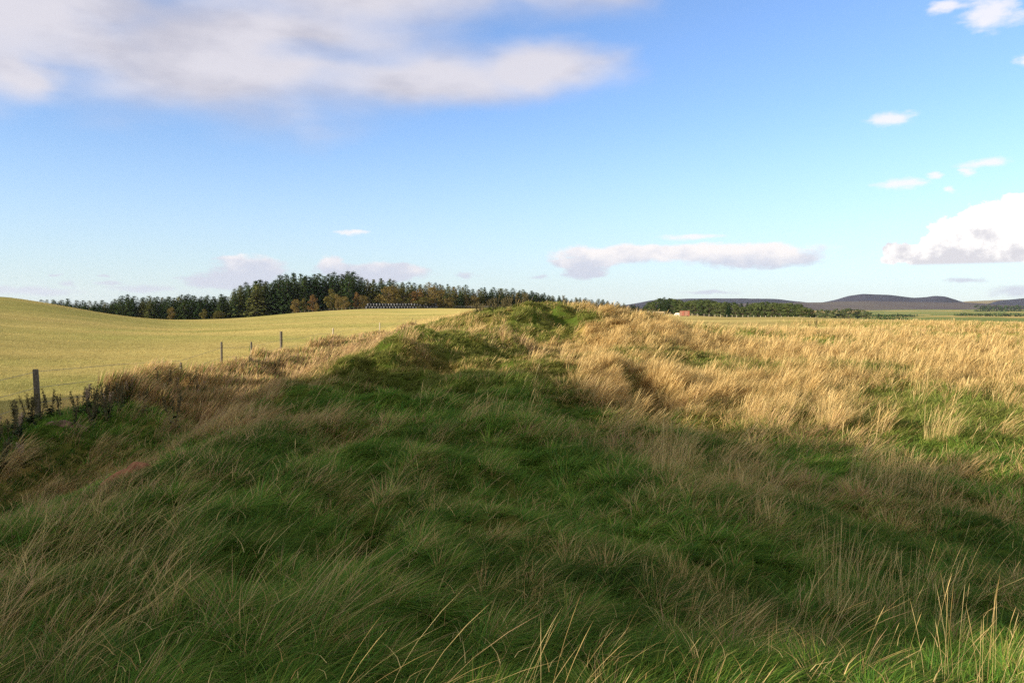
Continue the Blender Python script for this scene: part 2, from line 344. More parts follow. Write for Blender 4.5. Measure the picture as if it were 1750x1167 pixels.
M_BARK = simple_mat('bark', (0.09, 0.065, 0.045), 0.9)
M_POST = simple_mat('weathered_post_wood', (0.13, 0.11, 0.08), 0.9, 0.35, 25, bump=0.4)
M_POSTP = simple_mat('pale_post_wood', (0.45, 0.38, 0.28), 0.9, 0.3, 15)
M_WIRE = simple_mat('galvanised_wire', (0.22, 0.21, 0.20), 0.5, 0.1)
M_SOIL = simple_mat('red_soil', (0.30, 0.125, 0.07), 0.95, 0.35, 14, 0.1, 0.9)
M_SOILP = simple_mat('dry_pink_soil', (0.19, 0.105, 0.08), 0.95, 0.35, 14, 0.1, 0.9)

# ------------------------------------------------------------------ ground sheet (polar grid around the bank)
def ground():
    radii = np.concatenate([[0.0], np.geomspace(0.35, 3, 70), np.geomspace(3.05, 60, 560), np.geomspace(60.4, 160, 110), np.geomspace(163, 9000, 110)])
    na = 1000
    # finer angular steps ahead
    t = np.linspace(0, 1, na, endpoint=False); th = 2 * np.pi * t + 0.75 * np.sin(2 * np.pi * t - np.pi) * -1
    th = th  # bearing, 0 = +y at t=.5
    th = (t - 0.5); th = 2 * np.pi * (th - 0.11 * np.sin(2 * np.pi * th) )
    R, T = np.meshgrid(radii[1:], th, indexing='ij')
    X = R * np.sin(T); Y = R * np.cos(T)
    Z = H(X, Y)
    V = np.concatenate([[[0, 0, Hs(0, 0)]], np.stack([X.ravel(), Y.ravel(), Z.ravel()], 1)])
    nr = len(radii) - 1
    i, j = np.meshgrid(np.arange(nr - 1), np.arange(na), indexing='ij'); j2 = (j + 1) % na
    q = np.stack([1 + i * na + j, 1 + i * na + j2, 1 + (i + 1) * na + j2, 1 + (i + 1) * na + j], -1).reshape(-1, 4)
    jj = np.arange(na); tri = np.stack([np.zeros(na, int), 1 + (jj + 1) % na, 1 + jj], 1)
    x = V[:, 0]; y = V[:, 1]; r = np.hypot(x, y)
    dry, pink, h = cover(x, y)
    g = np.array([0.060, 0.095, 0.014]); dd = np.array([0.36, 0.225, 0.075])
    colr = g + (dd - g) * dry[:, None]
    f1 = np.clip((fbm(x / 14, y / 9, 101, 4)[:, None] - .5) * 2.6 + .45, 0, 1); f2 = fbm(x / 45, y / 60, 111, 3)[:, None]
    fld = np.array([0.41, 0.325, 0.115]) * (1 - f1) + np.array([0.30, 0.270, 0.085]) * f1
    fld = fld * (0.9 + 0.25 * f2)
    past = (sst(5, 20, x) * sst(50, 70, y))[:, None]; fld = fld * (1 - past) + np.array([0.27, 0.22, 0.085]) * (0.7 + .5 * f1) * past
    stk = fbm(x / 30, y / 2.6, 161, 3)[:, None]; fld = fld * (0.84 + .32 * stk)
    rm = rough_mask(x, y)[:, None]
    colr = fld * (1 - rm) + colr * rm
    # ground behind the wood and the far valley
    far = sst(380, 900, r)[:, None]
    ff = fbm(x / 420, y / 260, 121, 2)[:, None]
    farc = np.where(ff > 0.55, np.array([0.24, 0.18, 0.07]), np.where(ff > 0.42, np.array([0.085, 0.105, 0.035]), np.array([0.12, 0.13, 0.045])))
    colr = colr * (1 - far) + farc * far
    m, n_, l_ = new_mat('turf')
    at = n_.new('ShaderNodeAttribute'); at.attribute_name = 'Col'
    geo = n_.new('ShaderNodeNewGeometry')
    n1 = n_.new('ShaderNodeTexNoise'); n1.inputs['Scale'].default_value = 1.2; n1.inputs['Detail'].default_value = 9; n1.inputs['Roughness'].default_value = 0.7
    l_.new(geo.outputs['Position'], n1.inputs['Vector'])
    mr = n_.new('ShaderNodeMapRange'); mr.inputs[1].default_value = 0.3; mr.inputs[2].default_value = 0.7; mr.inputs[3].default_value = 0.72; mr.inputs[4].default_value = 1.25
    l_.new(n1.outputs[0], mr.inputs[0])
    vs = n_.new('ShaderNodeVectorMath'); vs.operation = 'SCALE'; l_.new(at.outputs['Color'], vs.inputs[0]); l_.new(mr.outputs[0], vs.inputs['Scale'])
    p = n_.new('ShaderNodeBsdfDiffuse'); p.inputs['Roughness'].default_value = 0.8; o = n_.new('ShaderNodeOutputMaterial'); l_.new(vs.outputs[0], p.inputs[0])
    b = n_.new('ShaderNodeBump'); b.inputs['Strength'].default_value = 0.6; b.inputs['Distance'].default_value = 0.08
    n2 = n_.new('ShaderNodeTexNoise'); n2.inputs['Scale'].default_value = 5; n2.inputs['Detail'].default_value = 6; l_.new(geo.outputs['Position'], n2.inputs['Vector'])
    l_.new(n2.outputs[0], b.inputs['Height']); l_.new(b.outputs[0], p.inputs['Normal']); l_.new(p.outputs[0], o.inputs[0])
    me = mesh_np('ground', V, np.concatenate([tri.ravel(), q.ravel()]), np.concatenate([np.full(len(tri), 3), np.full(len(q), 4)]), m, colr, True)
    tag(link('ground', me), 'rolling grass covered ground with a bank, ditch and fields', 'ground', kind='structure')
ground()

# ------------------------------------------------------------------ distant moorland hills
def hill(name, pts, d, depth, mat, label, back=0.5, foot=-12, seed=3):
    us = np.array([p[0] for p in pts], float); vs = np.array([p[1] for p in pts], float)
    uu = np.linspace(us[0], us[-1], 220); from_ = np.interp(uu, us, vs)
    k = np.array([1, 4, 6, 4, 1]) / 16.0
    for _ in range(3): from_ = np.convolve(np.pad(from_, 2, mode='edge'), k, 'valid')
    rows = np.linspace(-1, back, 28)
    V = []
    for r in rows:
        prof = np.cos(np.clip(r, -1, 1) * np.pi / 2) ** 0.8 if r < 0 else np.cos(r * np.pi / 2.4)
        dd = d + r * depth
        for a, (u_, v_) in enumerate(zip(uu, from_)):
            zt = PZ(u_, v_, d)[2]
            x = ux(u_, d) * (dd / d)
            rel = (fbm(np.array([x / 260.]), np.array([dd / 260.]), seed, 4)[0] - .5) * 16 * (1 - abs(r)) * (abs(r) > .05)
            V.append((x, dd, EYE + foot + (zt - foot) * prof + rel))
    nu = len(uu); q = []
    for i in range(len(rows) - 1):
        for j in range(nu - 1):
            q += [i * nu + j, i * nu + j + 1, (i + 1) * nu + j + 1, (i + 1) * nu + j]
    me = mesh_np(name, V, q, [4] * (len(q) // 4), mat, smooth=True)
    return tag(link(name, me), label, 'hills', kind='structure')
def moor_mat(name, c1, c2, sc):
    m, n_, l_ = new_mat(name)
    geo = n_.new('ShaderNodeNewGeometry'); nz = n_.new('ShaderNodeTexNoise'); nz.inputs['Scale'].default_value = sc; nz.inputs['Detail'].default_value = 7
    mp = n_.new('ShaderNodeMapping'); mp.inputs['Scale'].default_value = (1, 0.5, 3); l_.new(geo.outputs['Position'], mp.inputs[0]); l_.new(mp.outputs[0], nz.inputs['Vector'])
    cr = n_.new('ShaderNodeMapRange'); cr.inputs[1].default_value = 0.38; cr.inputs[2].default_value = 0.62; l_.new(nz.outputs[0], cr.inputs[0])
    mx = n_.new('ShaderNodeMix'); mx.data_type = 'RGBA'; l_.new(cr.outputs[0], mx.inputs[0]); mx.inputs[6].default_value = (*c1, 1); mx.inputs[7].default_value = (*c2, 1)
    d = n_.new('ShaderNodeBsdfDiffuse'); o = n_.new('ShaderNodeOutputMaterial'); l_.new(mx.outputs[2], d.inputs[0]); l_.new(d.outputs[0], o.inputs[0])
    return m
M_HEATH = moor_mat('dark_heather', (0.036, 0.038, 0.060), (0.052, 0.050, 0.076), 0.003)
M_MOOR = moor_mat('brown_moor', (0.095, 0.078, 0.085), (0.13, 0.11, 0.095), 0.004)
M_PALE = moor_mat('pale_moor_grass', (0.22, 0.18, 0.10), (0.27, 0.22, 0.12), 0.003)
hill('hills', [(1040, 527), (1090, 518), (1120, 513), (1170, 511), (1250, 510.5), (1330, 512), (1380, 517), (1420, 518), (1500, 522)], 5200, 1500, M_HEATH, 'long low heather hill behind the right hand pines', seed=5)
hill('hills', [(1380, 522), (1425, 513), (1450, 506), (1475, 502.5), (1520, 504), (1560, 509), (1580, 508), (1597, 505.5), (1615, 507), (1640, 515), (1680, 526)], 5000, 1200, M_HEATH, 'twin topped dark heather hill on the right skyline', seed=6)
hill('hills', [(1600, 524), (1650, 515), (1700, 513.5), (1760, 512), (1900, 512), (2100, 520)], 5600, 1200, M_PALE, 'pale grassy moor ridge at the right edge', seed=7)
hill('hills', [(1660, 521), (1710, 514.5), (1750, 510.5), (1850, 506), (2000, 514), (2200, 524)], 5300, 1000, M_HEATH, 'dark heather slope at the far right edge', seed=8)
hill('hills', [(1100, 530), (1200, 521), (1300, 518), (1400, 517), (1480, 515), (1560, 516), (1640, 517), (1700, 521), (1800, 525), (1900, 530)], 3900, 1100, M_MOOR, 'brown moorland slope below the heather hills', seed=9)
hill('hills', [(-900, 520), (-500, 512), (-300, 515), (0, 524), (300, 528)], 5200, 1200, M_HEATH, 'low moor beyond the left hand fields', seed=10)

# ------------------------------------------------------------------ grass
WIND = np.array([0.94, 0.30])
def blades(name, bx, by, bz, h, lean, ldx, ldy, width, col, seg=3, prof=None, sag=0.38, tipcol=None, wjit=0.7):
    n_ = len(bx); ts = np.linspace(0, 1, seg + 1)
    if prof is None: prof = (1 - ts ** 1.6) * 0.92 + 0.08
    wd = np.arctan2(ldy, ldx) + np.pi / 2 + rng.normal(0, wjit, n_)
    wx = np.cos(wd); wy = np.sin(wd)
    V = np.empty((n_, 2 * seg + 1, 3), np.float32); Cc = np.empty((n_, 2 * seg + 1, 3), np.float32)
    ln = np.sqrt(1 + lean ** 2 * 0.6)
    for i, t in enumerate(ts):
        px = bx + ldx * h * lean * t ** 1.7 / ln; py = by + ldy * h * lean * t ** 1.7 / ln
        pz = bz + h * (t - sag * np.minimum(lean, 1.6) * t * t) / ln ** 0.5
        cc = col if tipcol is None else col + (tipcol - col) * sst(0.3, 1, np.array(t))
        if i < seg:
            ww = width * prof[i] * 0.5
            V[:, 2 * i, 0] = px - wx * ww; V[:, 2 * i, 1] = py - wy * ww; V[:, 2 * i, 2] = pz
            V[:, 2 * i + 1, 0] = px + wx * ww; V[:, 2 * i + 1, 1] = py + wy * ww; V[:, 2 * i + 1, 2] = pz
            Cc[:, 2 * i] = cc; Cc[:, 2 * i + 1] = cc
        else:
            V[:, 2 * i] = np.stack([px, py, pz], 1); Cc[:, 2 * i] = cc
    tr = []
    for i in range(seg - 1):
        a = 2 * i; tr += [[a, a + 1, a + 3], [a, a + 3, a + 2]]
    a = 2 * (seg - 1); tr += [[a, a + 1, a + 2]]
    tr = np.array(tr, np.int32)
    Fc = (np.arange(n_, dtype=np.int32)[:, None, None] * (2 * seg + 1) + tr[None]).reshape(-1)
    return mesh_np(name, V.reshape(-1, 3), Fc, np.full(len(Fc) // 3, 3), M_BLADE, Cc.reshape(-1, 3))
def wedge(n_, r0, r1, a0=-40, a1=40, pw=0.0):
    q = rng.random(n_)
    r = r0 * (r1 / r0) ** q if pw == 0 else (r0 ** pw + (r1 ** pw - r0 ** pw) * q) ** (1 / pw)
    a = np.radians(a0 + (a1 - a0) * rng.random(n_))
    return r * np.sin(a), r * np.cos(a), r
def clump(x, y, s, seed):
    """snap points towards jittered clump centres; returns centre x, y and a random per clump"""
    ix = np.floor(x / s); iy = np.floor(y / s)
    cx = (ix + 0.15 + 0.7 * _h(ix.astype(np.int64), iy.astype(np.int64), seed)) * s
    cy = (iy + 0.15 + 0.7 * _h(ix.astype(np.int64), iy.astype(np.int64), seed + 1)) * s
    return cx, cy, _h(ix.astype(np.int64), iy.astype(np.int64), seed + 2)
def wind_dir(x, y, jit=0.35):
    a = math.atan2(WIND[1], WIND[0]) + (fbm(x / 2.2, y / 2.2, 131, 3) - .5) * 2.4 + rng.normal(0, jit, len(x))
    return np.cos(a), np.sin(a)
def pickc(P, n_, w=None):
    return P[rng.choice(len(P), n_, p=w)]
QUAL = 1.0
def rough_grass():
    # leafy sward: green and dead leaves together
    for nm, n_, r0, r1, seg, wb in (('near', 480000, 1.4, 9, 4, 1.0), ('mid', 560000, 9, 32, 3, 1.0), ('far', 380000, 32, 150, 2, 1.0), ('knoll', 420000, 17, 50, 3, 1.0)):
        n_ = int(n_ * QUAL)
        x, y, r = wedge(n_, r0, r1, -41, 41, 0.0 if nm != 'near' else 0.55)
        if nm == 'knoll':
            y = 17 + 30 * rng.random(n_) ** 1.1; x = -6.5 + 0.02 * y + (10.5 + .10 * y) * rng.random(n_); r = np.hypot(x, y)
        cs = np.where(r < 9, 0.26, np.where(r < 32, 0.42, 0.95))
        cx, cy, cr = clump(x, y, cs, 7)
        pull = (0.30 + 0.25 * rng.random(n_)) * {'near': 1, 'mid': .55, 'far': 1, 'knoll': .4}[nm]
        x2 = x + (cx - x) * pull; y2 = y + (cy - y) * pull
        keep = rng.random(n_) < rough_mask(x2, y2)
        x, y, cx, cy, cr, r = x2[keep], y2[keep], cx[keep], cy[keep], cr[keep], r[keep]; n1 = len(x)
        dry, pink, h = cover(x, y)
        dq = np.clip(dry + (cr - .5) * 0.5, 0, 1)
        isd = rng.random(n1) < dq ** 1.5 * (0.25 + .75 * sst(3, 5, r))
        z = H(x, y) - 0.02
        wx, wy = wind_dir(x, y, 0.45)
        ja = (vnoise(cx * 31.7, cy * 27.1, 5) - .5) * 2.6; wx, wy = wx * np.cos(ja) - wy * np.sin(ja), wx * np.sin(ja) + wy * np.cos(ja)
        ox = x - cx; oy = y - cy; ol = np.hypot(ox, oy) + 1e-4
        dx = wx + 0.9 * ox / ol; dy = wy + 0.9 * oy / ol; dl = np.hypot(dx, dy) + 1e-6
        loose = rng.random(n1) < 0.2; la = rng.uniform(0, 6.28, n1); dx = np.where(loose, np.cos(la), dx); dy = np.where(loose, np.sin(la), dy); dl = np.hypot(dx, dy) + 1e-6
        hh = h * (0.5 + 0.75 * rng.random(n1)) * np.where(loose, .8, 1) * (0.75 + 0.55 * cr) * np.where(isd, 1.08, 1.0) * 1.15
        lean = np.where(isd, rng.uniform(0.45, 1.5, n1), rng.uniform(0.7, 2.1, n1)) * (1 - .3 * sst(14, 20, y))
        col = pickc(GREEN, n1) * (0.75 + 0.5 * cr[:, None])
        col = col * (0.45 + 1.1 * fbm(x / 1.1, y / 1.4, 141, 3)[:, None])
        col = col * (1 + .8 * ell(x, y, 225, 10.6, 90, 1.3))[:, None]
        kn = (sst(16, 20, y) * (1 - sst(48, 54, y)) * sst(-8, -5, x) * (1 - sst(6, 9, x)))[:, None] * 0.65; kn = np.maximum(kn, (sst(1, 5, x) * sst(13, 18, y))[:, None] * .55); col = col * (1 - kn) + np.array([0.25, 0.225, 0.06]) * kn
        dcol = pickc(DRY, n1, [.28, .27, .2, .12, .13]); pk = (rng.random(n1) < pink)[:, None]
        dcol = np.where(pk, PINK * rng.uniform(.75, 1.2, (n1, 1)), dcol)
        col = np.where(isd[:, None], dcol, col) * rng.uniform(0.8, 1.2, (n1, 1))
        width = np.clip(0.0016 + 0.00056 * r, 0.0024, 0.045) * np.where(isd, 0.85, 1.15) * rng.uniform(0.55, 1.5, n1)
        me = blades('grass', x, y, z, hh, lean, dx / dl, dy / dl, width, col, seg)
        tag(link('grass', me), {'near': 'long wind combed green grass on the crest of the bank close by', 'mid': 'rough green and straw coloured grass around the bank, ditch and knolls', 'knoll': 'thick sunlit green turf on the knolls and the mound top', 'far': 'pale rough grass spreading to the edge of the flat ground'}[nm], 'grass', kind='stuff')
rough_grass()

def straw():
    # standing dead flower stems with seed heads
    for nm, n_, r0, r1 in (('a', 14000, 3.2, 12), ('b', 90000, 12, 45), ('c', 80000, 45, 135)):
        n_ = int(n_ * QUAL)
        x, y, r = wedge(n_, r0, r1, -40, 40)
        cs = np.where(r < 12, 0.7, np.where(r < 45, 1.1, 1.8)); cx, cy, cr = clump(x, y, cs, 27)
        pull = 0.55 + .3 * rng.random(n_); x = x + (cx - x) * pull; y = y + (cy - y) * pull
        dry, pink, h = cover(x, y)
        keep = (rng.random(n_) < rough_mask(x, y)) & (rng.random(n_) < np.clip(dry * 1.5 - 0.42 + (cr - .5) * 0.9, 0.012, 1) * (0.55 + 0.45 * sst(13, 19, y)))
        x, y, r, h, pink, dry, cr, cx, cy = [q[keep] for q in (x, y, r, h, pink, dry, cr, cx, cy)]; n1 = len(x)
        wx, wy = wind_dir(x, y, 0.3)
        ox = x - cx; oy = y - cy; dx = wx + ox / cs.max() * 1.5; dy = wy + oy / cs.max() * 1.5; dl = np.hypot(dx, dy)
        hh = (0.14 + 0.26 * rng.random(n1) + 0.8 * h) * (0.7 + .5 * cr)
        lean = rng.uniform(0.2, 0.9, n1) + (1 - sst(12, 18, y)) * rng.uniform(.1, .7, n1)
        pk = (rng.random(n1) < pink)[:, None]
        col = np.where(pk, PINK * 1.05, pickc(DRY, n1, [.35, .25, .1, .25, .05])) * rng.uniform(.8, 1.15, (n1, 1))
        width = np.clip(0.0010 + 0.00032 * r, 0.0018, 0.028) * rng.uniform(.8, 1.3, n1)
        me = blades('dry_grass', x, y, H(x, y) - .02, hh, lean, dx / dl, dy / dl, width, col, 5, prof=np.array([.8, .7, .6, .7, 1.5, 0]), sag=0.2)
        tag(link('dry_grass', me), {'a': 'thin dead grass stems standing among the near green grass', 'b': 'straw coloured seeding grass on the slopes either side of the bank', 'c': 'sunlit straw coloured seeding grass on the distant flat ground'}[nm], 'dry grass', kind='stuff')
straw()

def fence_straw():
    n_ = 42000; y = 19 + 58 * rng.random(n_) ** 1.3; x = -9.75 + 2.3 * rng.random(n_) ** 1.4; r = np.hypot(x, y)
    cx, cy, cr = clump(x, y, np.full(n_, 1.0), 57); pull = .35 * rng.random(n_); x = x + (cx - x) * pull; y = y + (cy - y) * pull
    wx, wy = wind_dir(x, y, .4); pk = rng.random((n_, 1)) < .45
    col = np.where(pk, PINK, pickc(DRY, n_, [.3, .25, .2, .15, .1])) * rng.uniform(.75, 1.15, (n_, 1))
    col = np.where(rng.random((n_, 1)) < .15, pickc(GREEN, n_), col)
    hh = (0.48 + .2 * (1 - sst(40, 50, y)) + 0.28 * rng.random(n_)) * (.7 + .5 * cr) * (1 - .35 * (x + 9.75) / 2.3)
    me = blades('dry_grass', x, y, H(x, y) - .02, hh, rng.uniform(.1, .7, n_), wx, wy, np.clip(.001 + .0004 * r, .004, .03) * rng.uniform(.7, 1.3, n_), col, 5, prof=np.array([.8, .7, .6, .7, 1.7, 0]), sag=.2)
    tag(link('dry_grass', me), 'tall buff and pinkish seeding grass growing along the wire fence', 'dry grass', kind='stuff')
fence_straw()

def litter():
    """broad fresh blades, seeding stems and broken dead stalks close to the viewpoint"""
    n_ = 16000; x, y, r = wedge(n_, 1.8, 10, -41, 41, .5); dry, pink, h = cover(x, y); wx, wy = wind_dir(x, y, .8)
    me = blades('grass', x, y, H(x, y) - .01, h * rng.uniform(.7, 1.5, n_), rng.uniform(.5, 2.0, n_), wx, wy, rng.uniform(.005, .009, n_), pickc(GREEN, n_) * rng.uniform(.8, 1.3, (n_, 1)), 5)
    tag(link('grass', me), 'broader fresh green blades scattered through the near turf', 'grass', kind='stuff')
    n_ = 520; x, y, r = wedge(n_, 3.4, 14, -40, 40, .3); wx, wy = wind_dir(x, y, .35)
    c = pickc(DRY, n_, [.4, .25, .1, .25, 0]) * rng.uniform(.8, 1.15, (n_, 1))
    me = blades('seed_grass', x, y, H(x, y), rng.uniform(.3, .62, n_), rng.uniform(.2, 1.1, n_), wx, wy, np.clip(.0004 + .00018 * r, .0009, .003), c * .85, 12, prof=np.array([.9, .85, .85, .8, .8, .75, .7, .7, .7, .7, 2.2, 2.6, 0]), sag=.18, wjit=.3)
    tag(link('seed_grass', me), 'single buff grass stems with plump seed heads above the near turf', 'seed grass', kind='stuff')
    n_ = 2600; x, y, r = wedge(n_, 3.2, 13, -40, 40, .3); a = rng.uniform(0, 6.28, n_)
    c = pickc(DRY, n_) * rng.uniform(.7, 1.1, (n_, 1))
    me = blades('dead_stalks', x, y, H(x, y) + rng.uniform(.03, .22, n_), rng.uniform(.10, .2, n_), rng.uniform(1.0, 2.5, n_), np.cos(a), np.sin(a), rng.uniform(.002, .004, n_) + .0001 * r, c, 3, sag=.3)
    tag(link('dead_stalks', me), 'broken dead stalks lying at all angles on the near turf', 'dead stalks', kind='stuff')
litter()

def field_grass():
    n_ = int(260000 * QUAL)
    x, y, r = wedge(n_, 14, 170, -42, 12)
    keep = (x < fence_x(y) + 1.2) & (rng.random(n_) > rough_mask(x, y)); x, y, r = x[keep], y[keep], r[keep]; n1 = len(x)
    edge = 1 - sst(0.6, 3.2, fence_x(y) - x)      # unmown strip beside the fence
    wx, wy = wind_dir(x, y, .5)
    f1 = np.clip((fbm(x / 14, y / 9, 101, 4)[:, None] - .5) * 2.6 + .45, 0, 1)
    col = FIELD[0] * (1 - f1) + FIELD[1] * f1
    col = np.where(rng.random((n1, 1)) < 0.12, FIELD[2], col)
    col = col * (0.78 + .44 * fbm(x / 30, y / 2.6, 161, 3)[:, None])
    col = col * (1 - edge[:, None]) + DRY[0] * 0.95 * edge[:, None]
    col = col * rng.uniform(.88, 1.1, (n1, 1))
    hh = (0.07 + 0.05 * rng.random(n1)) * (1 + 2.4 * edge * rng.random(n1)) * (0.8 + 0.6 * fbm(x / 2.5, y / 1.2, 151, 2))
    me = blades('field_grass', x, y, H(x, y) - .01, hh, rng.uniform(.2, 1.2, n1), wx, wy, np.clip(.003 + .0003 * r, .005, .05), col, 2)
    tag(link('field_grass', me), 'short yellow green hay stubble on the field beyond the wire fence', 'field grass', kind='stuff')
field_grass()

# ------------------------------------------------------------------ small mesh builder
class MB:
    def __init__(s): s.v = []; s.f = []
    def box(s, x0, x1, y0, y1, z0, z1, b=0.0):
        n = len(s.v)
        if b <= 0:
            s.v += [(x, y, z) for z in (z0, z1) for x, y in ((x0, y0), (x1, y0), (x1, y1), (x0, y1))]
            s.f += [tuple(n + k for k in q) for q in ((3, 2, 1, 0), (4, 5, 6, 7), (0, 1, 5, 4), (1, 2, 6, 5), (2, 3, 7, 6), (3, 0, 4, 7))]
        else:                                   # chamfered along the long edges and top
            R = []
            for z, e in ((z0, b), (z0 + b, 0), (z1 - b, 0), (z1, b)):
                R.append([(x0 + e + b, y0 + e, z), (x1 - e - b, y0 + e, z), (x1 - e, y0 + e + b, z), (x1 - e, y1 - e - b, z), (x1 - e - b, y1 - e, z), (x0 + e + b, y1 - e, z), (x0 + e, y1 - e - b, z), (x0 + e, y0 + e + b, z)])
            s.rings(R)
        return s
    def rings(s, R, cap=True):
        n = len(s.v); m = len(R[0])
        for r in R: s.v += [tuple(p) for p in r]
        for i in range(len(R) - 1):
            for j in range(m):
                s.f.append((n + i * m + j, n + i * m + (j + 1) % m, n + (i + 1) * m + (j + 1) % m, n + (i + 1) * m + j))
        if cap:
            s.f.append(tuple(n + j for j in range(m))[::-1]); s.f.append(tuple(n + (len(R) - 1) * m + j for j in range(m)))
        return s
    def tube(s, pts, rad, m=6, cap=True):
        R = []
        for i, p in enumerate(pts):
            a = Vector(pts[max(0, i - 1)]); b = Vector(pts[min(len(pts) - 1, i + 1)]); t = (b - a).normalized()
            up = Vector((0, 0, 1)) if abs(t.z) < .9 else Vector((1, 0, 0))
            sx = t.cross(up).normalized(); sy = sx.cross(t)
            r = rad[i] if isinstance(rad, (list, tuple)) else rad
            R.append([Vector(p) + r * (math.cos(2 * math.pi * k / m) * sx + math.sin(2 * math.pi * k / m) * sy) for k in range(m)])
        return s.rings(R, cap)
    def quad(s, a, b, c, d):
        n = len(s.v); s.v += [tuple(a), tuple(b), tuple(c), tuple(d)]; s.f.append((n, n + 1, n + 2, n + 3)); return s
    def mesh(s, name, mat, smooth=False):
        me = bpy.data.meshes.new(name); me.from_pydata(s.v, [], s.f); me.materials.append(mat)
        if smooth: me.polygons.foreach_set('use_smooth', [True] * len(me.polygons))
        return me
    def build(s, name, mat, parent=None, loc=(0, 0, 0), smooth=False):
        return link(name, s.mesh(name, mat, smooth), parent, loc)

# ------------------------------------------------------------------ trees (unit height, scaled when placed)
def leaf_quads(P, Nn, size, rs):
    """a leaf-clump quad at each point P roughly facing Nn"""
    n_ = len(P); Nn = Nn + rs.normal(0, .45, Nn.shape); Nn /= np.linalg.norm(Nn, axis=1)[:, None] + 1e-9
    a = np.cross(Nn, rs.normal(0, 1, Nn.shape)); a /= np.linalg.norm(a, axis=1)[:, None] + 1e-9
    b = np.cross(Nn, a); s = size[:, None]
    k1 = rs.uniform(.6, 1.3, (n_, 1)); k2 = rs.uniform(.35, .8, (n_, 1))
    V = np.stack([P - a * s * k1, P + b * s * k2 * .9 - a * s * .1, P + a * s * k1 * 1.1, P - b * s * k2], 1)
    return V.reshape(-1, 3)
def quads_mesh(name, V, mat):
    n_ = len(V) // 4
    return mesh_np(name, V, np.arange(4 * n_), np.full(n_, 4), mat)
def conifer_crown(seed, mat, wid=0.2, low=0.04, dens=1.0):
    rs = np.random.default_rng(seed); Ps = []; Ns = []; Ss = []
    lv = 26
    for i in range(lv):
        z = low + (1 - low) * (i / lv) ** 0.95; k = 1 - (z - low) / (1 - low)
        R = wid * (k ** 0.62) * rs.uniform(.8, 1.12) + 0.008
        nb = int(5 + 5 * k)
        off = rs.uniform(0, 6.28)
        for b in range(nb):
            a = off + 6.283 * b / nb + rs.normal(0, .18); Rb = R * rs.uniform(.7, 1.15); droop = rs.uniform(.1, .45)
            m = int((5 + 9 * k) * dens); t = rs.uniform(.15, 1.0, m) ** .7
            P = np.stack([np.cos(a) * Rb * t, np.sin(a) * Rb * t, z - droop * Rb * t ** 1.5 + 0.10 * Rb * t], 1) + rs.normal(0, .008, (m, 3))
            Ps.append(P); Ns.append(np.tile([np.cos(a) * .6, np.sin(a) * .6, .7], (m, 1))); Ss.append((.013 + .016 * k) * rs.uniform(.7, 1.4, m))
    P = np.array([(0, 0, z) for z in np.linspace(.93, 1.0, 8)]); Ps.append(P); Ns.append(np.tile([.5, .5, .3], (8, 1))); Ss.append(np.full(8, .010))
    return quads_mesh('crown', leaf_quads(np.concatenate(Ps), np.concatenate(Ns), np.concatenate(Ss), rs), mat)
def lobed_crown(seed, mat, wid=0.42, low=0.08, lobes=26, n_=90, top=1.0, leaf=.022, zp=1.0):
    rs = np.random.default_rng(seed); Ps = []; Ns = []
    for i in range(lobes):
        zc = low + (top - low) * rs.uniform(0.08, .9); k = math.sin(math.pi * min(1, ((zc - low) / (top - low)) ** zp * .86 + .12)) ** .6
        a = rs.uniform(0, 6.28); rr = wid * k * rs.uniform(.25, .78)
        c = np.array([math.cos(a) * rr, math.sin(a) * rr, zc]); r = wid * rs.uniform(.22, .42) * (0.6 + .4 * k)
        d = rs.normal(0, 1, (n_, 3)); d /= np.linalg.norm(d, axis=1)[:, None]
        P = c + d * r * rs.uniform(.75, 1.12, (n_, 1)) * np.array([1, 1, .82]); P[:, 2] = np.clip(P[:, 2], low * .6, top)
        Ps.append(P); Ns.append(d + np.array([0, 0, .25]))
    P = np.concatenate(Ps); return quads_mesh('crown', leaf_quads(P, np.concatenate(Ns), leaf * rs.uniform(.6, 1.4, len(P)), rs), mat)
def trunk_mesh(seed, r, top, limbs=0, wid=.3):
    rs = random.Random(seed); b = MB()
    pts = [(0, 0, -0.02)]; rad = [r * 1.25]
    for i in range(1, 7):
        t = i / 6; pts.append((rs.uniform(-.01, .01), rs.uniform(-.01, .01), top * t)); rad.append(r * (1 - .88 * t))
    b.tube(pts, rad, 7)
    for i in range(limbs):
        z = top * rs.uniform(.25, .8); a = rs.uniform(0, 6.28); l_ = wid * rs.uniform(.5, .9)
        b.tube([(0, 0, z), (math.cos(a) * l_ * .5, math.sin(a) * l_ * .5, z + l_ * .35), (math.cos(a) * l_, math.sin(a) * l_, z + l_ * .8)], [r * .45, r * .28, r * .08], 5)
    return b.mesh('trunk', M_BARK, True)
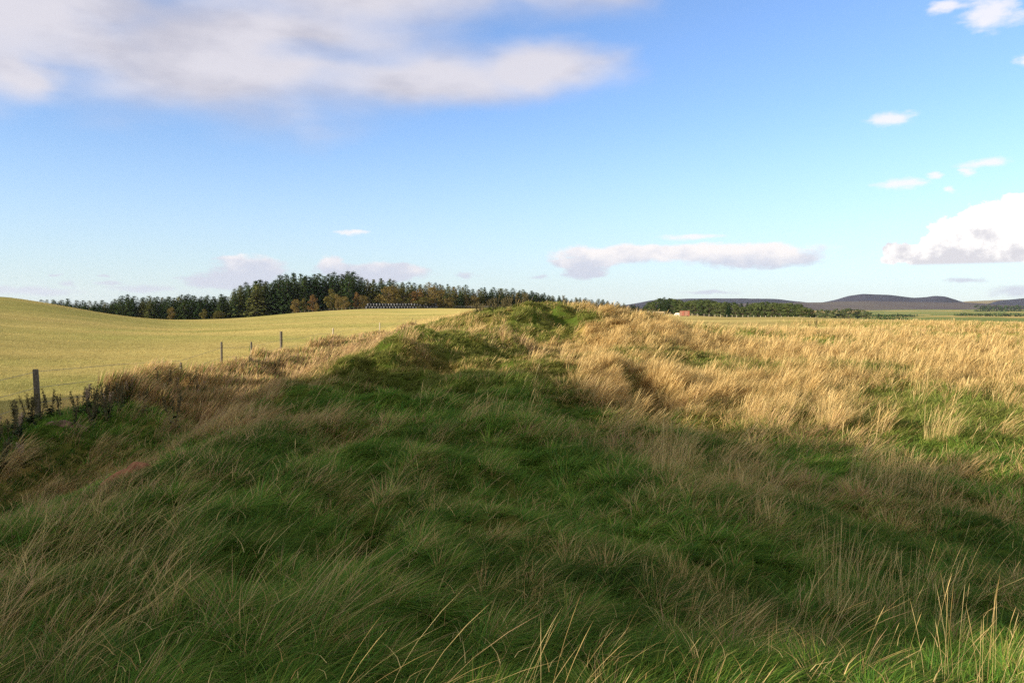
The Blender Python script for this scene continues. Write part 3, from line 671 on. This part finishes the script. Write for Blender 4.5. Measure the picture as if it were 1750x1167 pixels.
KINDS = {
    'spruce': ([conifer_crown(s, M_CONIF, w) for s, w in ((1, .17), (2, .20), (3, .23), (4, .18))], [trunk_mesh(1, .012, .95)]),
    'olive': ([conifer_crown(s, M_OLIVE, w) for s, w in ((5, .19), (6, .24), (7, .21))], [trunk_mesh(2, .012, .95)]),
    'goldcon': ([conifer_crown(s, M_GOLD, w) for s, w in ((8, .20), (9, .23))], [trunk_mesh(2, .012, .95)]),
    'pine': ([lobed_crown(s, M_PINE, w, .05, 22, 80, 1.0, .024, .8) for s, w in ((11, .30), (12, .36), (13, .42), (14, .34))], [trunk_mesh(3, .02, .9, 6)]),
    'gold': ([lobed_crown(s, M_GOLD, w, .06, 26, 90, 1.0, .022) for s, w in ((21, .42), (22, .5))], [trunk_mesh(4, .022, .8, 8, .3)]),
    'orange': ([lobed_crown(s, M_ORANGE, w, .06, 20, 80) for s, w in ((31, .38),)], [trunk_mesh(5, .02, .8, 8, .3)]),
    'olbr': ([lobed_crown(s, M_OLBR, w, .05, 24, 90) for s, w in ((41, .36), (42, .5))], [trunk_mesh(6, .02, .8, 8, .3)]),
}
NM = {'spruce': 'conifer_tree', 'olive': 'conifer_tree', 'goldcon': 'larch_tree', 'pine': 'pine_tree', 'gold': 'broadleaf_tree', 'orange': 'broadleaf_tree', 'olbr': 'broadleaf_tree'}
def tree(kind, x, y, h, label, group=None, wk=1.0, cat='tree', var=None, z=None):
    cr, tk = KINDS[kind]
    o = empty(NM[kind], (x, y, (Hs(x, y) if z is None else z) - 0.1), random.uniform(0, 6.28)); tag(o, label, cat, group)
    c = link('crown', cr[var if var is not None else random.randrange(len(cr))], o); t = link('trunk', random.choice(tk), o)
    c.scale = t.scale = (h * wk, h * wk, h)
    return o
def top_tree(kind, u, v, d, label, group=None, wk=1.0, mn=2.0, var=None):
    """a tree standing at bearing u and distance d whose tip reaches height v"""
    x, y, z = PZ(u, v, d); zt = EYE + z; g = Hs(x, y)
    return tree(kind, x, y, max(mn, zt - g + 0.1), label, group, wk, var=var)

# the wood along the far edge of the field
SIL = [(60, 512), (100, 510), (150, 512), (180, 513), (200, 508), (215, 503), (240, 504), (265, 505), (280, 507), (300, 503), (320, 502), (340, 502), (360, 501), (380, 503), (395, 498), (405, 488),
       (415, 482), (430, 478), (450, 475), (470, 473), (495, 464), (510, 466), (540, 466), (555, 464), (570, 462), (580, 466), (596, 460), (610, 466), (625, 474), (640, 476), (665, 474), (680, 479),
       (700, 481), (720, 480), (740, 483), (760, 483), (780, 486), (800, 487), (820, 490), (860, 490), (880, 493), (900, 495), (930, 500), (950, 504), (970, 508), (1000, 509), (1030, 511), (1060, 516), (1080, 518), (1105, 521)]
def sil(u): return float(np.interp(u, [p[0] for p in SIL], [p[1] for p in SIL]))
def wood_d(u): return float(np.interp(u, [0, 380, 500, 620, 800, 900, 1000, 1110], [330, 345, 352, 360, 372, 430, 500, 560]))
ZONES = [(0, 392, 'dark conifer in the low wood beyond the dip of the field', 'conifers of the low left wood'),
         (392, 618, 'tall dark conifer of the highest clump on the skyline', 'conifers of the tall central clump'),
         (618, 812, 'conifer rising behind the autumn trees and the black bales', 'conifers behind the bales'),
         (812, 1120, 'conifer in the strip of wood running behind the grassy mound', 'conifers behind the mound')]
def zone(u):
    for a, b, l_, g in ZONES:
        if a <= u < b: return l_, g
for row, (dd, dv, step) in enumerate(((0, 8, 12.5), (6, 2.5, 12.5), (13, 0, 11.5))):
    u = 62 + row * 4.5
    while u < 1112:
        uu = u + random.uniform(-3, 3); d = wood_d(uu) + dd + random.uniform(-1.5, 1.5)
        l_, g = zone(min(1115, uu))
        k = 'spruce'; rr = random.random()
        hgt_px = {0: 545}.get(0)
        if 392 < uu < 470 and row < 2: k = 'olive' if rr < .6 else 'spruce'
        elif 618 < uu < 830: k = 'olive' if rr < .5 else ('goldcon' if rr < .68 else 'spruce')
        elif uu < 392: k = 'olive' if rr < .15 else 'spruce'
        elif uu > 830: k = 'olive' if rr < .35 else 'spruce'
        if k == 'goldcon': l_, g = 'bronze tinted larch rising behind the black bales', 'larches behind the bales'
        if k == 'olive': l_ = l_.replace('tall dark', 'paler olive').replace('dark conifer', 'olive green conifer').replace('conifer rising', 'olive green conifer rising').replace('conifer in the strip', 'olive green conifer in the strip'); g = 'paler ' + g
        v = sil(uu) + dv * (1.0 if uu < 880 else .5) + abs(random.gauss(0, 2.8)) - (1.0 if row == 2 else 0)
        top_tree(k, uu, v, d, l_, g, wk=random.uniform(1.5, 2.3) * (1.25 if uu < 380 or uu > 830 else 1.0))
        u += step * random.uniform(.85, 1.15) * (1.0 if uu < 880 else .8)
# edge trees in autumn colour: kind, u, top v, base width px, distance, label
for k, u, v, w, d, l_ in [
    ('gold', 505, 509, 20, 338, 'small russet tree, leftmost of the autumn trees below the tall clump'),
    ('olbr', 520, 508, 14, 340, 'small olive tree between two russet trees below the tall clump'),
    ('orange', 535, 502, 22, 338, 'orange tree, second russet crown along the wood edge'),
    ('gold', 541, 518, 11, 335, 'low tawny bush at the foot of the orange tree'),
    ('olbr', 565, 492, 26, 344, 'tall olive brown tree left of the tawny pair at the wood edge'),
    ('gold', 577, 500, 16, 341, 'narrow tawny tree in the gap below the tall clump'),
    ('gold', 589, 504, 24, 338, 'rounded tawny tree right of the narrow tawny one'),
    ('orange', 610, 498, 18, 350, 'small orange tree in front of dark conifers left of the bales'),
    ('gold', 622, 502, 24, 345, 'golden tree standing at the left end of the bale stack'),
    ('gold', 664, 486, 50, 350, 'broad golden brown tree behind the left half of the bales'),
    ('olbr', 690, 490, 34, 352, 'dull olive tree hard against the right of the broad golden one'),
    ('orange', 712, 494, 30, 352, 'orange brown tree behind the middle of the bales'),
    ('olbr', 724, 506, 54, 346, 'low wide dark olive bush directly behind the bales'),
    ('gold', 744, 488, 50, 351, 'broad golden tree behind the right end of the bales'),
    ('gold', 768, 506, 26, 349, 'low golden tree just right of the bale stack'),
    ('gold', 812, 503, 20, 362, 'small tawny tree left of the mound top'),
    ('gold', 293, 523, 19, 338, 'small yellow tree in front of the low dark wood'),
    ('olbr', 348, 527, 17, 338, 'dark olive bush in front of the low dark wood'),
    ('olbr', 375, 530, 30, 338, 'spreading olive shrub left of the tall clump'),
    ('olbr', 160, 532, 22, 332, 'low brown shrub where the wood meets the hill slope')]:
    x, y, z = PZ(u, v, d); hh = EYE + z - Hs(x, y); wm = w / F * d
    kw = {'gold': .42, 'orange': .38, 'olbr': .36}[k]
    tree(k, x, y, hh, l_, 'autumn trees along the wood edge', wk=wm / 2 / (kw * hh) * 1.0, var=0)
# pines right of the mound
PS = [(1100, 520), (1120, 512), (1130, 508), (1142, 509), (1155, 511), (1170, 515), (1185, 513), (1200, 511), (1215, 513), (1232, 516), (1250, 516), (1268, 519), (1283, 518), (1300, 515), (1320, 515), (1340, 518), (1356, 517), (1375, 523), (1390, 529)]
for row, (dd, dv, step) in enumerate(((0, 6, 12), (9, 2, 12), (16, 0, 12))):
    u = 1104 + row * 5
    while u < 1391:
        d = float(np.interp(u, [1100, 1400], [440, 350])) + dd; v = float(np.interp(u, [p[0] for p in PS], [p[1] for p in PS])) + dv * .7 - 2.5 + abs(random.gauss(0, 1.6))
        k = 'spruce' if (1125 < u < 1145 or random.random() < .12) else 'pine'
        top_tree(k, u, v, d, 'bushy green pine in the row beyond the orange shed' if k == 'pine' else 'pointed conifer among the bushy pines right of the mound', 'pines right of the mound' if k == 'pine' else 'pointed conifers right of the mound', wk=random.uniform(1.25, 1.7) * (1.2 if k == 'spruce' else 1))
        u += step * random.uniform(.8, 1.2)
# more distant wood to the right of the pines
for u, v in [(1398, 528), (1406, 527), (1414, 529), (1421, 530), (1429, 526), (1436, 529), (1443, 527), (1450, 526), (1458, 527), (1466, 527), (1473, 528), (1480, 530), (1486, 533)]:
    d = 820 + random.uniform(-10, 10)
    x, y, z = PZ(u, v, d)
    tree('pine', x, y, max(5, EYE + z - Hs(x, y)), 'distant dark rounded tree in the copse beyond the pines', 'trees of the distant copse', wk=1.5)
def belt(u0, u1, v0, v1, d, label, name='shelter_belt', n_=900):
    """a far shelter belt that reads as one mass"""
    rs = np.random.default_rng(int(u0)); t = rs.random(n_); x = ux(u0 + (u1 - u0) * t, d); y = d + rs.uniform(-14, 14, n_)
    g = H(x, y); zt = EYE + PZ(0, v0, d)[2] * 1 + 0 * x; h = np.maximum(zt - g, 4.0)
    P = np.stack([x, y, g + h * rs.random(n_) * (0.85 + .15 * np.sin(x / 6) * np.cos(x / 2.7))], 1)
    D = rs.normal(0, 1, (n_, 3)); D[:, 2] += .4
    tag(link(name, quads_mesh(name, leaf_quads(P, D, 1.9 * rs.uniform(.6, 1.4, n_) * d / 1500, rs), M_CONIF)), label, 'shelter belt', kind='stuff')
belt(1666, 1800, 521, 526, 2500, 'upper dark shelter belt on the far valley side at the right edge')
belt(1634, 1810, 535, 541, 1500, 'lower dark shelter belt on the far valley floor at the right edge')
belt(1490, 1562, 536.5, 539, 1300, 'thin dark hedge crossing the far valley', 'hedge', 300)
belt(1500, 1545, 543.5, 547, 800, 'low brown scrub on the near side of the far valley', 'scrub', 200)

# belt of tall trees behind and left of the viewpoint: it throws the long shade over the bank
NH = np.array([-LH[1], LH[0]])
for row in range(3):
    s = 4.6 + row * .5
    while s < 25.0:
        t0 = -31 - row * 3.5; p = LH * t0 + NH * s
        reach = (12.9 if s < 16.2 else 11.3 if s < 18.3 else 6.0 if s < 19.8 else 4.0 if s < 21 else 2.2) + random.uniform(-1.6, .6)
        g = Hs(p[0], p[1]); ht = (reach - t0) * math.tan(SUN_EL) + (EYE - 1.9) - g
        tree('pine', float(p[0]), float(p[1]), float(ht), 'tall leafy tree in the belt behind the viewpoint', 'trees behind the viewpoint', wk=.62)
        s += 1.45

# ------------------------------------------------------------------ wrapped bales
m_, n_, l_ = new_mat('black_wrap')
p_ = n_.new('ShaderNodeBsdfPrincipled'); o_ = n_.new('ShaderNodeOutputMaterial'); p_.inputs['Base Color'].default_value = (0.012, 0.014, 0.018, 1)
p_.inputs['Roughness'].default_value = 0.36; p_.inputs['Specular IOR Level'].default_value = 0.55
nz_ = n_.new('ShaderNodeTexNoise'); nz_.inputs['Scale'].default_value = 5; b_ = n_.new('ShaderNodeBump'); b_.inputs['Strength'].default_value = .8; b_.inputs['Distance'].default_value = .12
tc_ = n_.new('ShaderNodeTexCoord'); l_.new(tc_.outputs['Object'], nz_.inputs['Vector']); l_.new(nz_.outputs[0], b_.inputs['Height']); l_.new(b_.outputs[0], p_.inputs['Normal']); l_.new(p_.outputs[0], o_.inputs[0])
M_WRAP = m_
def bale_mesh():
    b = MB(); R = []
    for z, r in ((0, .54), (.03, .59), (.10, .61), (.58, .625), (1.06, .61), (1.13, .58), (1.15, .52)):
        R.append([(r * math.cos(2 * math.pi * k / 20) * (1 + .012 * math.sin(5 * k)), r * math.sin(2 * math.pi * k / 20), z) for k in range(20)])
    return b.rings(R).mesh('wrapped_bale', M_WRAP, True)
BM = bale_mesh()
pa = PZ(627, 527, 338); pb = PZ(746, 526, 345)
NB = 24
for tier in range(2):
    for i in range(NB + (1 if tier == 0 else 0)):
        t = (i + (0.5 if tier else 0)) / NB
        x = pa[0] + (pb[0] - pa[0]) * t; y = pa[1] + (pb[1] - pa[1]) * t
        z = Hs(x, y) - .04 + tier * 1.16
        o = link('wrapped_bale', BM, None, (x, y + random.uniform(-.06, .06), z)); o.rotation_euler = (random.uniform(-.03, .03), random.uniform(-.03, .03), random.uniform(0, 6.28))
        last = NB if tier == 0 else NB - 1
        if i == 0: l_ = 'leftmost black wrapped bale of the ' + ('upper' if tier else 'lower') + ' layer'
        elif i == last: l_ = 'rightmost black wrapped bale of the ' + ('upper' if tier else 'lower') + ' layer'
        else: l_ = 'black wrapped bale inside the ' + ('upper' if tier else 'lower') + ' layer of the long stack'
        tag(o, l_, 'bale', ('upper' if tier else 'lower') + ' layer of the bale stack')

# ------------------------------------------------------------------ fences
def post_mesh(r, h, seed, mat):
    rs = random.Random(seed); b = MB(); lx = rs.uniform(-.05, .05); ly = rs.uniform(-.05, .05)
    R = []
    for z in (-.35, 0, h * .4, h * .8, h - .02, h):
        k = r * (1 + rs.uniform(-.05, .05)) * (.82 if z == h else 1)
        R.append([(lx * z + k * math.cos(2 * math.pi * j / 9), ly * z + k * math.sin(2 * math.pi * j / 9), z) for j in range(9)])
    return b.rings(R).mesh('post', mat)
def wire_fence(name, pts, posts, label, r=.05, h=1.15, mat=None, wires=(.95, .62, .3), wr=.004):
    x0, y0 = pts[0]; g0 = Hs(x0, y0); root = empty(name, (x0, y0, g0)); tag(root, label, 'fence')
    for i, (px, py, hh, rr, mt) in enumerate(posts):
        link('post', post_mesh(rr, hh, i + 5, mt), root, (px - x0, py - y0, Hs(px, py) - g0))
    for w in wires:
        b = MB(); L_ = []
        for (ax, ay), (bx, by) in zip(pts[:-1], pts[1:]):
            for k in range(1):
                t = k; x = ax + (bx - ax) * t; y = ay + (by - ay) * t
                L_.append((x, y))
        L_.append(pts[-1])
        b.tube([(x - x0, y - y0, Hs(x, y) - g0 + w) for x, y in L_], wr, 4).build('wire', M_WIRE, root)
    return root
PY = [(10.0, 1.1), (13.5, 1.1), (17.0, 1.0), (20.6, .5), (24.4, .9), (27.8, 1.15), (31, 1.15), (35, 1.3), (38.4, .5), (42, .5), (45, 1.25), (48.5, .5), (53, .5), (57, .5), (61, 1.3), (66, .5), (71, .5), (76, .5), (84, .5)]
posts = [(-9.8, y, h, .058 if y in (17.0, 35) else .036, M_POSTP if y in (45, 61, 57, 66) else M_POST) for y, h in PY]
wire_fence('wire_fence', [(-9.8, y) for y, _ in PY], posts, 'post and wire fence between the weedy strip and the mown field')
FP = []; ul = np.arange(1070, 1400, 9.5)
for u in ul:
    d = float(np.interp(u, [1070, 1400], [400, 325])); FP.append((ux(u + random.uniform(-1.5, 1.5), d), d))
wire_fence('wire_fence', FP, [(x, y, 1.25, .09, M_POSTP) for x, y in FP], 'distant fence of pale posts in front of the pines', wr=.006, wires=(1.0, .5))
FP = [(ux(u, 352), 352.0) for u in np.arange(752, 900, 9)]
root = wire_fence('rail_fence', FP, [(x, y, 1.3, .09, M_POST) for x, y in FP], 'dark rail fence running right from the bale stack', wires=(1.15, .7), wr=.05)
FP = [(ux(u, 336), 336.0) for u in np.arange(500, 622, 7)]
wire_fence('wire_fence', FP, [(x, y, 1.1, .08, M_POST) for x, y in FP], 'fence of thin posts below the tall clump left of the bales', wires=(.95, .5), wr=.006)

# ------------------------------------------------------------------ shed, trailer, sheep
M_RED = simple_mat('orange_red_paint', (0.30, 0.15, 0.095), .6, .12, 2)
M_REDD = simple_mat('dull_red_paint', (0.30, 0.10, 0.06), .6, .12, 2)
M_PALEW = simple_mat('pale_boards', (0.55, 0.43, 0.25), .8, .15, 3)
M_DARK = simple_mat('dark_rubber', (0.03, 0.03, 0.03), .8, .1)
M_METAL = simple_mat('dull_galvanised_metal', (0.30, 0.30, 0.29), .5, .1)
x, y, z = PZ(1170, 541, 285); g = Hs(x, y); g -= .25; shed = tag(empty('field_shed', (x, y, g), -.18), 'small orange red field shed with a darker open end near the pines', 'shed')
MB().box(-1.6, 1.1, -1.0, 1.0, .35, 2.05, .04).build('wall', M_RED, shed)
MB().box(-1.72, 1.75, -1.12, 1.12, 2.053, 2.15, .02).build('roof', M_REDD, shed)
MB().box(1.103, 1.62, -.98, -.86, .35, 2.05).box(1.103, 1.62, .86, .98, .35, 2.05).box(1.103, 1.62, -.857, .857, 1.6, 2.04).build('porch', M_REDD, shed)
d_ = MB().box(-.9, -.1, -1.06, -1.003, .42, 1.85, .01).build('door', M_REDD, shed); MB().box(-.22, -.16, -1.1, -1.062, 1.05, 1.2).build('handle', M_METAL, d_)
for sx in (-1, 1):
    for sy in (-1, 1):
        R = [[(sx * 1.0 + .33 * math.cos(2 * math.pi * k / 14), sy * .82 + q, .33 + .33 * math.sin(2 * math.pi * k / 14)) for k in range(14)] for q in (-.08, .08)]
        MB().rings(R).build('wheel', M_DARK, shed)
x, y, z = PZ(1127, 538, 300); g = Hs(x, y); tr = tag(empty('feed_trailer', (x, y, g), .05), 'pale flat bed feed trailer parked left of the orange shed', 'trailer')
MB().box(-1.4, 1.4, -.8, .8, .75, .9, .02).build('deck', M_PALEW, tr)
MB().box(-1.4, 1.4, -.84, -.803, .78, 1.25).box(-1.4, 1.4, .803, .84, .78, 1.25).build('side_board', M_PALEW, tr)
MB().tube([(1.4, 0, .8), (2.3, 0, .7)], .04).build('drawbar', M_METAL, tr)
for sx in (-.5, .5):
    for sy in (-.6, .6):
        MB().rings([[(sx + .36 * math.cos(2 * math.pi * k / 14), sy + q, .36 + .36 * math.sin(2 * math.pi * k / 14)) for k in range(14)] for q in (-.1, .1)]).build('wheel', M_DARK, tr)
M_WOOL = simple_mat('cream_wool', (0.72, 0.62, 0.46), .95, .15, 6, .1, .8); M_FACE = simple_mat('sheep_face', (0.25, 0.2, 0.16), .8, .1)
def sheep_mesh():
    """one continuous body: barrel trunk, neck lowered to graze, four jointed legs"""
    vs = [(0, 0, .62), (.3, 0, .64), (.52, 0, .62), (.68, 0, .48), (.80, 0, .28), (.90, 0, .13), (-.28, 0, .64), (-.5, 0, .62), (-.58, 0, .5)]
    ed = [(0, 1), (1, 2), (2, 3), (3, 4), (4, 5), (0, 6), (6, 7), (7, 8)]; rad = [.27, .26, .20, .13, .085, .05, .27, .21, .05]
    for sx, par, j in ((.34, 1, [(0, .34, .085), (.03, .2, .045), (0, .06, .035), (.02, .0, .04)]), (-.4, 6, [(.02, .38, .11), (-.07, .22, .05), (-.03, .07, .035), (0, .0, .04)])):
        for sy in (-.13, .13):
            prev = par
            for dx, zz, r in j:
                vs.append((sx + dx, sy, zz)); rad.append(r); ed.append((prev, len(vs) - 1)); prev = len(vs) - 1
    for sy in (-1, 1):
        vs.append((.79, sy * .12, .31)); rad.append(.03); ed.append((4, len(vs) - 1))
    me = bpy.data.meshes.new('sheep_src'); me.from_pydata(vs, ed, []); o = bpy.data.objects.new('sheep_src', me); C.objects.link(o)
    sk = o.modifiers.new('skin', 'SKIN')
    for i, v in enumerate(me.skin_vertices[0].data): v.radius = (rad[i], rad[i]); v.use_root = (i == 0)
    sb = o.modifiers.new('sub', 'SUBSURF'); sb.levels = sb.render_levels = 1
    dg = bpy.context.evaluated_depsgraph_get(); m2 = bpy.data.meshes.new_from_object(o.evaluated_get(dg)); m2.materials.clear(); m2.materials.append(M_WOOL); m2.name = 'sheep'
    C.objects.unlink(o); bpy.data.objects.remove(o)
    m2.polygons.foreach_set('use_smooth', [True] * len(m2.polygons))
    return m2
SM = sheep_mesh()
for u, d, rz, l_ in ((1105, 225, .4, 'pale grazing sheep beside the mound, left of the flat trailer'), (1158, 232, 2.6, 'pale grazing sheep just left of the orange shed')):
    x = ux(u, d); o = link('sheep', SM, None, (x, d, Hs(x, d))); o.rotation_euler = (0, 0, rz); o.scale = (1.15,) * 3; tag(o, l_, 'sheep')

# ------------------------------------------------------------------ weeds by the fence
M_DOCK = simple_mat('dark_weed_leaf', (0.045, 0.075, 0.022), .8, .35, 6); M_SEED = simple_mat('brown_seed', (0.105, 0.088, 0.036), .9, .35, 30)
M_STEM = simple_mat('weed_stem', (0.16, 0.12, 0.06), .9, .3, 10); M_SEEDP = simple_mat('pale_seed_down', (0.42, 0.30, 0.21), .95, .3, 30)
def weed_meshes(seed, seedmat, leafy):
    rs = np.random.default_rng(seed); st = MB(); lv = []; sd = []
    for k in range(4):
        a = rs.uniform(0, 6.28); lean = rs.uniform(.05, .28); h = rs.uniform(.7, 1.0)
        top = np.array([math.cos(a) * lean, math.sin(a) * lean, h])
        st.tube([(0, 0, -.03), tuple(top * .5 + [0, 0, .03]), tuple(top)], [.010, .007, .003], 5)
        for t in rs.uniform(.08, .85, int(26 * leafy)):
            p = top * t; b_ = rs.uniform(0, 6.28); l2 = rs.uniform(.10, .22) * (1.15 - t); w_ = l2 * .28
            o = np.array([math.cos(b_), math.sin(b_), rs.uniform(.1, .9)]); s_ = np.array([-math.sin(b_), math.cos(b_), 0]) * w_
            lv += [p, p + o * l2 * .5 + s_, p + o * l2 + [0, 0, -l2 * .3], p + o * l2 * .5 - s_]
        ns = 70; tt = rs.uniform(.62, 1.02, ns); P = top[None] * tt[:, None] + rs.normal(0, .022, (ns, 3))
        sd.append(quads_mesh('seed_head', leaf_quads(P, rs.normal(0, 1, (ns, 3)), np.full(ns, .024), rs), seedmat))
    return st.mesh('stem', M_STEM), quads_mesh('leaves', np.array(lv, np.float32), M_DOCK), *sd
WD = [weed_meshes(s, m, lf) for s, m, lf in ((1, M_SEED, 1.0), (2, M_SEED, .7), (3, M_SEEDP, .9), (4, M_SEED, .4))]
def weed(i, x, y, h, name, label, group):
    o = empty(name, (x, y, Hs(x, y) - .02), random.uniform(0, 6.28)); tag(o, label, 'weed', group)
    for nm, me in zip(('stem', 'leaves', 'seed_head', 'seed_head', 'seed_head', 'seed_head'), WD[i]):
        c = link(nm, me, o); c.scale = (h, h, h)
for k in range(150):
    y = random.uniform(11, 30) if k < 120 else random.uniform(30, 46); x = -9.35 + random.uniform(-.3, 1.3) * (1 if y < 30 else .6)
    i = random.choice((0, 1, 2, 3)); h = random.uniform(.42, .74)
    weed(i, x, y, h, 'thistle' if i == 2 else 'dock_plant',
         'downy headed thistle in the weeds along the wire fence' if i == 2 else ('dark leafy dock plant in the shaded weeds near the first fence post' if y < 21 else 'brown seeded dock plant in the sunlit weeds along the wire fence'),
         'thistles along the fence' if i == 2 else ('shaded docks near the first post' if y < 21 else 'sunlit docks along the fence'))
weed(0, -8.6, 20.5, 1.0, 'dock_plant', 'tallest brown dock with a branching seed head left of the bank', None)
weed(3, -7.0, 17.0, .85, 'dock_plant', 'reddish dock standing alone on the ditch side', None)
for k in range(34):
    u = random.uniform(808, 905); d = random.uniform(38.5, 42.5); weed(random.choice((1, 3)), ux(u, d), d, random.uniform(.45, .75), 'dock_plant', 'red brown seeded weed on the left shoulder of the mound top', 'weeds on the left shoulder of the mound')
for k in range(26):
    u = random.uniform(960, 1120); d = random.uniform(42, 44.5); weed(random.choice((1, 3)), ux(u, d), d, random.uniform(.4, .65), 'dock_plant', 'red brown seeded weed along the right crest of the mound', 'weeds on the right crest of the mound')
weed(1, ux(1394, 75), 75, 1.1, 'dock_plant', 'dark red dock showing against the foot of the last pine', None)
weed(0, ux(1385, 78), 78, .8, 'dock_plant', 'lower dark red dock left of the one before the last pine', None)

# ------------------------------------------------------------------ rabbit-dug soil
def soil(x, y, rx, ry, h, rot, mat, label, seed):
    n1, n2 = 14, 30; V = []; q = []
    for i in range(n1 + 1):
        k = i / n1
        for j in range(n2):
            a = 2 * math.pi * j / n2; e = 1 + .35 * (float(vnoise(np.array([math.cos(a) * 1.7 + seed]), np.array([math.sin(a) * 1.7]), seed)[0]) - .5) * 2
            px = rx * k * math.cos(a) * e; py = ry * k * math.sin(a) * e
            wx = x + px * math.cos(rot) - py * math.sin(rot); wy = y + px * math.sin(rot) + py * math.cos(rot)
            b = float(fbm(np.array([wx * 9]), np.array([wy * 9]), seed, 3)[0]) - .5
            V.append((wx, wy, Hs(wx, wy) + h * (1 - k * k) + b * .09 * (1 - k) + .02 - .14 * k ** 6))
    for i in range(n1):
        for j in range(n2): q += [i * n2 + j, i * n2 + (j + 1) % n2, (i + 1) * n2 + (j + 1) % n2, (i + 1) * n2 + j]
    tag(link('soil_heap', mesh_np('soil_heap', V, q, [4] * (len(q) // 4), mat, smooth=True)), label, 'soil heap')
soil(ux(112, 15.6), 15.6, .48, .34, .05, .1, M_SOILP, 'pinkish rabbit dug soil heap in the weeds below the fence', 3)
soil(ux(212, 9.6), 9.6, .34, .11, .12, .5, M_SOIL, 'bare red earth scrape on the left shoulder of the bank', 5)

# ------------------------------------------------------------------ single tussocks of dead stems close by
def tussock(u, d, n_, h, spread, leanx, label, green=0.0, wd=.0026, ly=.3):
    x0 = ux(u, d); y0 = d; g = Hs(x0, y0)
    a = rng.uniform(0, 6.28, n_); rr = spread * np.sqrt(rng.random(n_)); bx = rr * np.cos(a); by = rr * np.sin(a)
    bz = H(bx + x0, by + y0) - g - .02
    dx = leanx + .6 * np.cos(a) * rr / spread + rng.normal(0, .25, n_); dy = ly + .4 * np.sin(a) * rr / spread + rng.normal(0, .25, n_); dl = np.hypot(dx, dy)
    hh = h * rng.uniform(.55, 1.05, n_)
    col = pickc(DRY, n_, [.35, .25, .1, .25, .05]) * rng.uniform(.8, 1.2, (n_, 1))
    me = blades('stems', bx, by, bz, hh, np.clip(dl * rng.uniform(.25, .85, n_), .08, 1.3), dx / dl, dy / dl, wd * rng.uniform(.7, 1.3, n_), col, 7, prof=np.array([.9, .85, .75, .65, .55, .8, 1.1, 0]), sag=.16)
    nl = n_ * 2; a = rng.uniform(0, 6.28, nl); rr = spread * .9 * np.sqrt(rng.random(nl)); bx = rr * np.cos(a); by = rr * np.sin(a); bz = H(bx + x0, by + y0) - g - .02
    root = tag(empty('grass_tussock', (x0, y0, g)), label, 'grass tussock')
    link('stems', me, root)
    col = np.where(rng.random((nl, 1)) < .35, pickc(DRY, nl) * .9, pickc(GREEN, nl)); 
    me2 = blades('leaves', bx, by, bz, h * .5 * rng.uniform(.5, 1.1, nl), rng.uniform(.4, 1.6, nl), np.cos(a) * .6 + .6, np.sin(a) * .6 + .2, wd * 1.3 * rng.uniform(.7, 1.3, nl), col, 4)
    link('leaves', me2, root)
for a_ in [(905, 3.1, 12, .62, .16, .8, 'sunlit pale straw tussock at the bottom centre of the slope'),
           (1010, 3.0, 14, .60, .2, 1.0, 'wider sunlit straw tussock right of the bottom centre one'),
           (500, 3.0, 6, .62, .12, .9, 'few long bright stems at the bottom left of centre'),
           (1240, 3.3, 16, .44, .25, .9, 'low ragged straw tussock near the bottom right of centre'),
           (1690, 3.9, 26, .62, .25, .5, 'upright straw tussock at the bottom right corner'),
           (1455, 5.6, 80, .78, .2, .45, 'tall pale straw tussock in the shaded right foreground'),
           (1590, 5.4, 55, .70, .25, .7, 'leaning straw tussock right of the tall pale one'),
           (1150, 9.2, 110, .85, .22, .55, 'tall fan of pale stems on the shaded slope right of centre'),
           (1290, 9.0, 60, .55, .22, .1, 'upright dull tussock right of the fan of pale stems'),
           (1560, 11.2, 220, .75, .42, .6, 'broad brown tussock under the shadow edge at right'),
           (1490, 11.8, 150, .7, .3, .8, 'leaning brown tussock left of the broad one at right'),
           (40, 4.3, 130, .74, .55, 1.1, 'big brown tussock of dead stems at the left edge'),
           (190, 4.8, 80, .74, .5, 1.2, 'spread of long wind bent stems right of the left edge tussock'),
           (330, 4.2, 30, .66, .45, 1.2, 'thin scatter of long stems leaning over the green grass at left'),
           (860, 12.5, 70, .5, .3, .6, 'straw tussock on the shaded slope below the mound'),
           (1420, 16.5, 170, .9, .25, .5, 'pale upright tussock at the sunlit edge right of centre'),
           (1300, 16.8, 150, .85, .22, .45, 'bright leaning tussock standing just inside the sunlight'),
           (1345, 17.4, 180, .9, .26, .5, 'largest bright tussock in the row along the shadow edge'),
           (1610, 15.6, 150, .75, .3, .8, 'bright bent tussock by the green hollow at right')]:
    tussock(*a_[:6], a_[6], wd=.0013 + .00017 * a_[1])

# ------------------------------------------------------------------ thin air between here and the hills
m, n_, l_ = new_mat('haze_air')
pv = n_.new('ShaderNodeVolumePrincipled'); pv.inputs['Color'].default_value = (0.86, 0.92, 1.0, 1); pv.inputs['Density'].default_value = 3.0e-5; pv.inputs['Anisotropy'].default_value = 0.2
o = n_.new('ShaderNodeOutputMaterial'); l_.new(pv.outputs[0], o.inputs['Volume'])
tag(MB().box(-9200, 9200, -9200, 9200, -45, 240).build('haze', m), 'thin pale haze between the bank and the hills', 'haze', kind='stuff')
